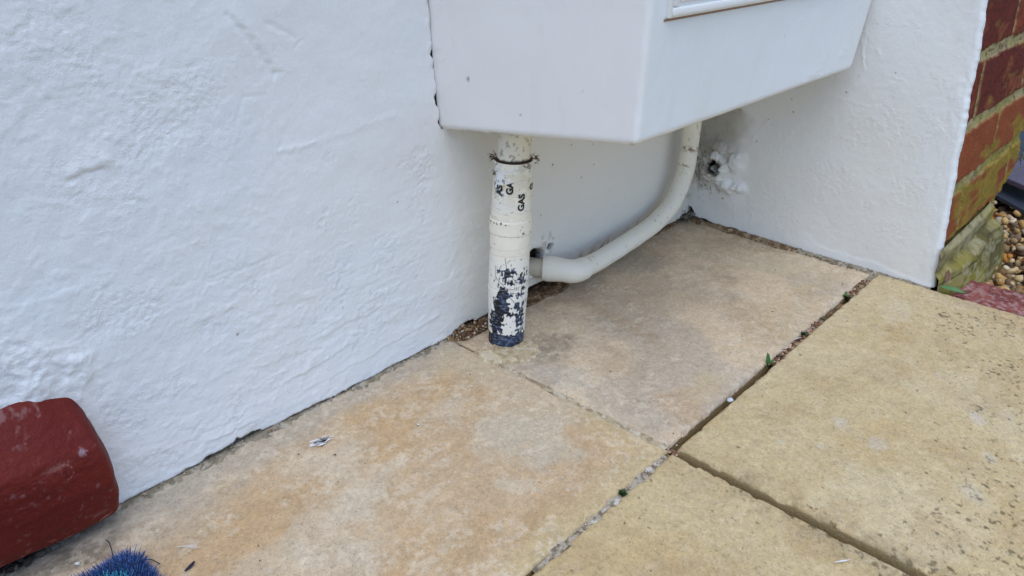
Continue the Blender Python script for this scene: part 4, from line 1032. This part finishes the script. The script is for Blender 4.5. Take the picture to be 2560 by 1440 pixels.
# ------------------------------------------------------------------ weeds
def leafmesh(name, specs, parent, col):
    """specs: (base, direction, length, width, lift)"""
    V = []; F = []; C_ = []
    for (b_, d_, l, w_, lift) in specs:
        d = Vector(d_).normalized(); sd_ = d.cross(Vector((0, 0, 1)))
        sd_ = sd_.normalized() if sd_.length > .01 else Vector((1, 0, 0))
        b0 = len(V); n_ = 7; sh = rnd.uniform(.7, 1.3)
        for i in range(n_+1):
            t = i/n_; ww = w_*(math.sin(math.pi*min(t*.93+.05, 1))**.8)*(1+.22*(i % 2)); q = Vector(b_)+d*l*t+Vector((0, 0, lift*math.sin(t*2.2)))
            V += [tuple(q-sd_*ww), tuple(q+Vector((0, 0, -.12*w_))), tuple(q+sd_*ww)]
            C_ += [np.array(col)*sh, np.array(col)*sh*1.25, np.array(col)*sh*.9]
            if i:
                a = b0+3*(i-1); F += [(a, a+1, a+4, a+3), (a+1, a+2, a+5, a+4)]
    return mesh_np(name, np.array(V), np.array(F), np.array(C_), None, M_leaf, parent, True)
GRN = lin((70, 108, 44)); DGR = lin((48, 74, 36))
def weed(x, y, z, n, s, label, col=GRN, up=.5):
    e = empty('weed', (x, y, z)); tag(e, label, 'weed', 'weeds in the slab joints')
    leafmesh('leaves', [((x+rnd.gauss(0, s*.2), y+rnd.gauss(0, .001), z), (rnd.gauss(0, 1), rnd.gauss(0, .8), rnd.uniform(.1, up*2)), s*rnd.uniform(.6, 1.2), s*.26, s*.15) for _ in range(n)], e, col)
    return e
e = empty('weed', (-.2868, -.2661, -.004)); tag(e, 'single upright toothed green leaf in the joint between corner slab and yellow slab', 'weed', 'weeds in the slab joints')
leafmesh('leaves', [((-.2868, -.2675, -.004), (.25, .55, 1.6), .013, .0024, .001), ((-.288, -.268, -.004), (-.5, .1, .5), .008, .0018, .001), ((-.283, -.268, -.004), (.6, .1, .3), .006, .0015, .001)], e, lin((62, 112, 48)))
weed(-.2047, -.2685, -.003, 16, .0055, 'dark small leaved weed tuft midway along the dirty joint', DGR)
weed(-.087, -.2680, -.002, 12, .0060, 'bright green weed nearest the right wall end of the joint', GRN)
weed(-.080, -.2640, .0005, 7, .0030, 'tiny dark sprig just above the bright weed near the right wall', DGR)
weed(-.1562, -.2680, -.003, 9, .0035, 'mossy sprout beside the pale stones of the joint', lin((96, 96, 58)))
weed(-.5446, -.2705, -.002, 14, .0050, 'little green weed in the whitish joint left of the slab crossing', DGR)
e = empty('fallen_leaf', (.004, -.351, .004)); tag(e, 'glossy green leaf at the mossy foot of the brick pier', 'leaf')
leafmesh('leaf_blade', [((-.006, -.345, .010), (.55, -.85, -.25), .030, .0062, .002)], e, lin((84, 128, 70)))
leafmesh('dry_leaf', [((.004, -.348, .012), (1, .3, .5), .02, .0022, .002), ((.012, -.358, -.002), (1, -.9, .1), .018, .003, .001)], e, lin((92, 60, 44)))
# pine straw in the joint
o = strokes('straw_bits', [(-.232, -.2655, -.219, -.2705), (-.252, -.2665, -.245, -.2715), (-.262, -.266, -.256, -.271)], .0009, .0018, (.66, .64, .58), 'pale straw scraps lying across the dirty joint', 'straw')

# ------------------------------------------------------------------ beyond the pier: edging bricks, gravel, slates
for i in range(4):
    y1_ = -.352-.21*i; y0_ = y1_-.205
    X, Y = np.meshgrid(np.linspace(.002, .092, 70), np.linspace(y0_, y1_, 150))
    d = np.minimum(np.minimum(X-.002, .092-X), np.minimum(Y-y0_, y1_-Y))
    Z = -.009+.0012*fbm(X*140, Y*140, 391, 4)+.0008*fbm(X*40, Y*40, 392, 3)-.004*(1-ss(0, .006, d+.002*fbm(X*90, Y*90, 393)))
    c = mix(base(X.shape, lin((148, 84, 78))), lin((118, 62, 58)), ss(-.2, .4, fbm(X*150, Y*150, 394, 3))); c = mix(c, lin((178, 150, 145)), .6*ss(.15, .5, fbm(X*190, Y*190, 395, 3)))
    Z[0, :] = Z[-1, :] = -.08; Z[:, 0] = Z[:, -1] = -.08
    o = grid('edging_brick', X, Y, Z, c, X*0+.8, M_stone)
    tag(o, 'pinkish red edging brick between yellow slab and gravel' if i == 0 else ('pinkish red edging brick, number %d along from the pier' % (i+1) if False else ('second', 'third', 'fourth')[i-1]+' pinkish red edging brick from the pier'), 'edging brick', 'red edging bricks')
GR = [lin((196, 160, 104)), lin((176, 138, 84)), lin((210, 182, 134)), lin((150, 122, 88)), lin((126, 104, 84)), lin((206, 190, 160)), lin((184, 124, 62)), lin((168, 148, 120))]
a = scatter(3400, .10, .62, -.56, -.10, -.036, .0040, .0085, GR, .12)
a[0][:, 2] += rng.uniform(-.020, .012, len(a[0]))
b_ = scatter(2600, .1, 2.2, -1.3, .9, -.046, .008, .014, GR, .12); b_[0][:, 2] += rng.uniform(-.01, .008, len(b_[0]))
stones('gravel', np.concatenate([a[0], b_[0]]), np.concatenate([a[1], b_[1]]), np.concatenate([a[2], b_[2]]), M_grit, hi=False, flat=.62)
U, V_ = np.meshgrid(np.linspace(.093, 3, 100), np.linspace(-2, 1.6, 100))
o = grid('gravel_bed', U, V_, -.052+.004*fbm(U*40, V_*40, 396, 3), mix(base(U.shape, lin((120, 98, 66))), lin((70, 56, 40)), ss(-.2, .4, fbm(U*60, V_*60, 397))), U*0+1, M_soil); tag(o, kind='structure')

def plate(name, corners, th, col, mat, label, cat, group=None, edgecol=None):
    V = [tuple(c_) for c_ in corners]+[(c_[0], c_[1], c_[2]-th) for c_ in corners]
    bm = bmesh.new(); vs = [bm.verts.new(v) for v in V]
    bm.faces.new(vs[:4]); bm.faces.new(vs[4:][::-1])
    for i in range(4): bm.faces.new((vs[i], vs[i+4], vs[(i+1) % 4+4], vs[(i+1) % 4]))
    bmesh.ops.recalc_face_normals(bm, faces=bm.faces)
    bmesh.ops.bevel(bm, geom=list(bm.edges), offset=th*.2, segments=2, profile=.5, affect='EDGES')
    me = bpy.data.meshes.new(name); bm.to_mesh(me); bm.free()
    cc = np.ones((len(me.vertices), 4), np.float32); cc[:, :3] = col
    at_ = me.attributes.new('Col', 'FLOAT_COLOR', 'POINT'); at_.data.foreach_set('color', cc.ravel())
    return tag(link(name, me, mat), label, cat, group)
plate('roof_slate', [(.43, -.372, -.022), (.56, -.395, -.020), (.66, -.25, -.004), (.53, -.22, -.006)], .007, lin((52, 58, 70)), M_dark, 'blue black slate with pale worn edge, lowest on the gravel', 'slate', 'broken slates on the gravel')
plate('roof_slate', [(.47, -.345, .010), (.60, -.375, .012), (.68, -.22, .020), (.56, -.19, .018)], .009, lin((92, 80, 94)), M_dark, 'purple grey slate leaning on top of the blue black slate', 'slate', 'broken slates on the gravel')
plate('plastic_tray', [(.60, -.31, .012), (.80, -.36, .012), (.84, -.20, .05), (.66, -.14, .055)], .010, lin((34, 38, 46)), M_dark, 'black plastic piece behind the slates and dry twigs', 'tray')
o = None
V = []; F = []
tw = empty('dry_twigs', (.6, -.3, .03)); tag(tw, 'tangle of dry twigs and straw on the slates behind the pier', 'twigs')
for k in range(34):
    s0 = Vector((.54+rnd.gauss(0, .03), -.31+rnd.gauss(0, .02), .028+rnd.uniform(0, .02))); dv = Vector((rnd.gauss(.3, .6), rnd.gauss(-.2, .5), rnd.gauss(.05, .2))).normalized()*rnd.uniform(.04, .1)
    b0 = len(V); wv = Vector((0, 0, .0011)); wv2 = dv.cross(wv).normalized()*.0011
    V += [tuple(s0-wv), tuple(s0+wv2), tuple(s0+wv), tuple(s0+dv-wv*.5), tuple(s0+dv+wv2*.5), tuple(s0+dv+wv*.5)]
    F += [(b0, b0+1, b0+4, b0+3), (b0+1, b0+2, b0+5, b0+4), (b0+2, b0, b0+3, b0+5)]
mesh_np('twigs', np.array(V), np.array(F), base((len(V),), lin((150, 134, 110)))*(.4+.8*rng.random((len(V), 1))), None, M_grit, tw, False)
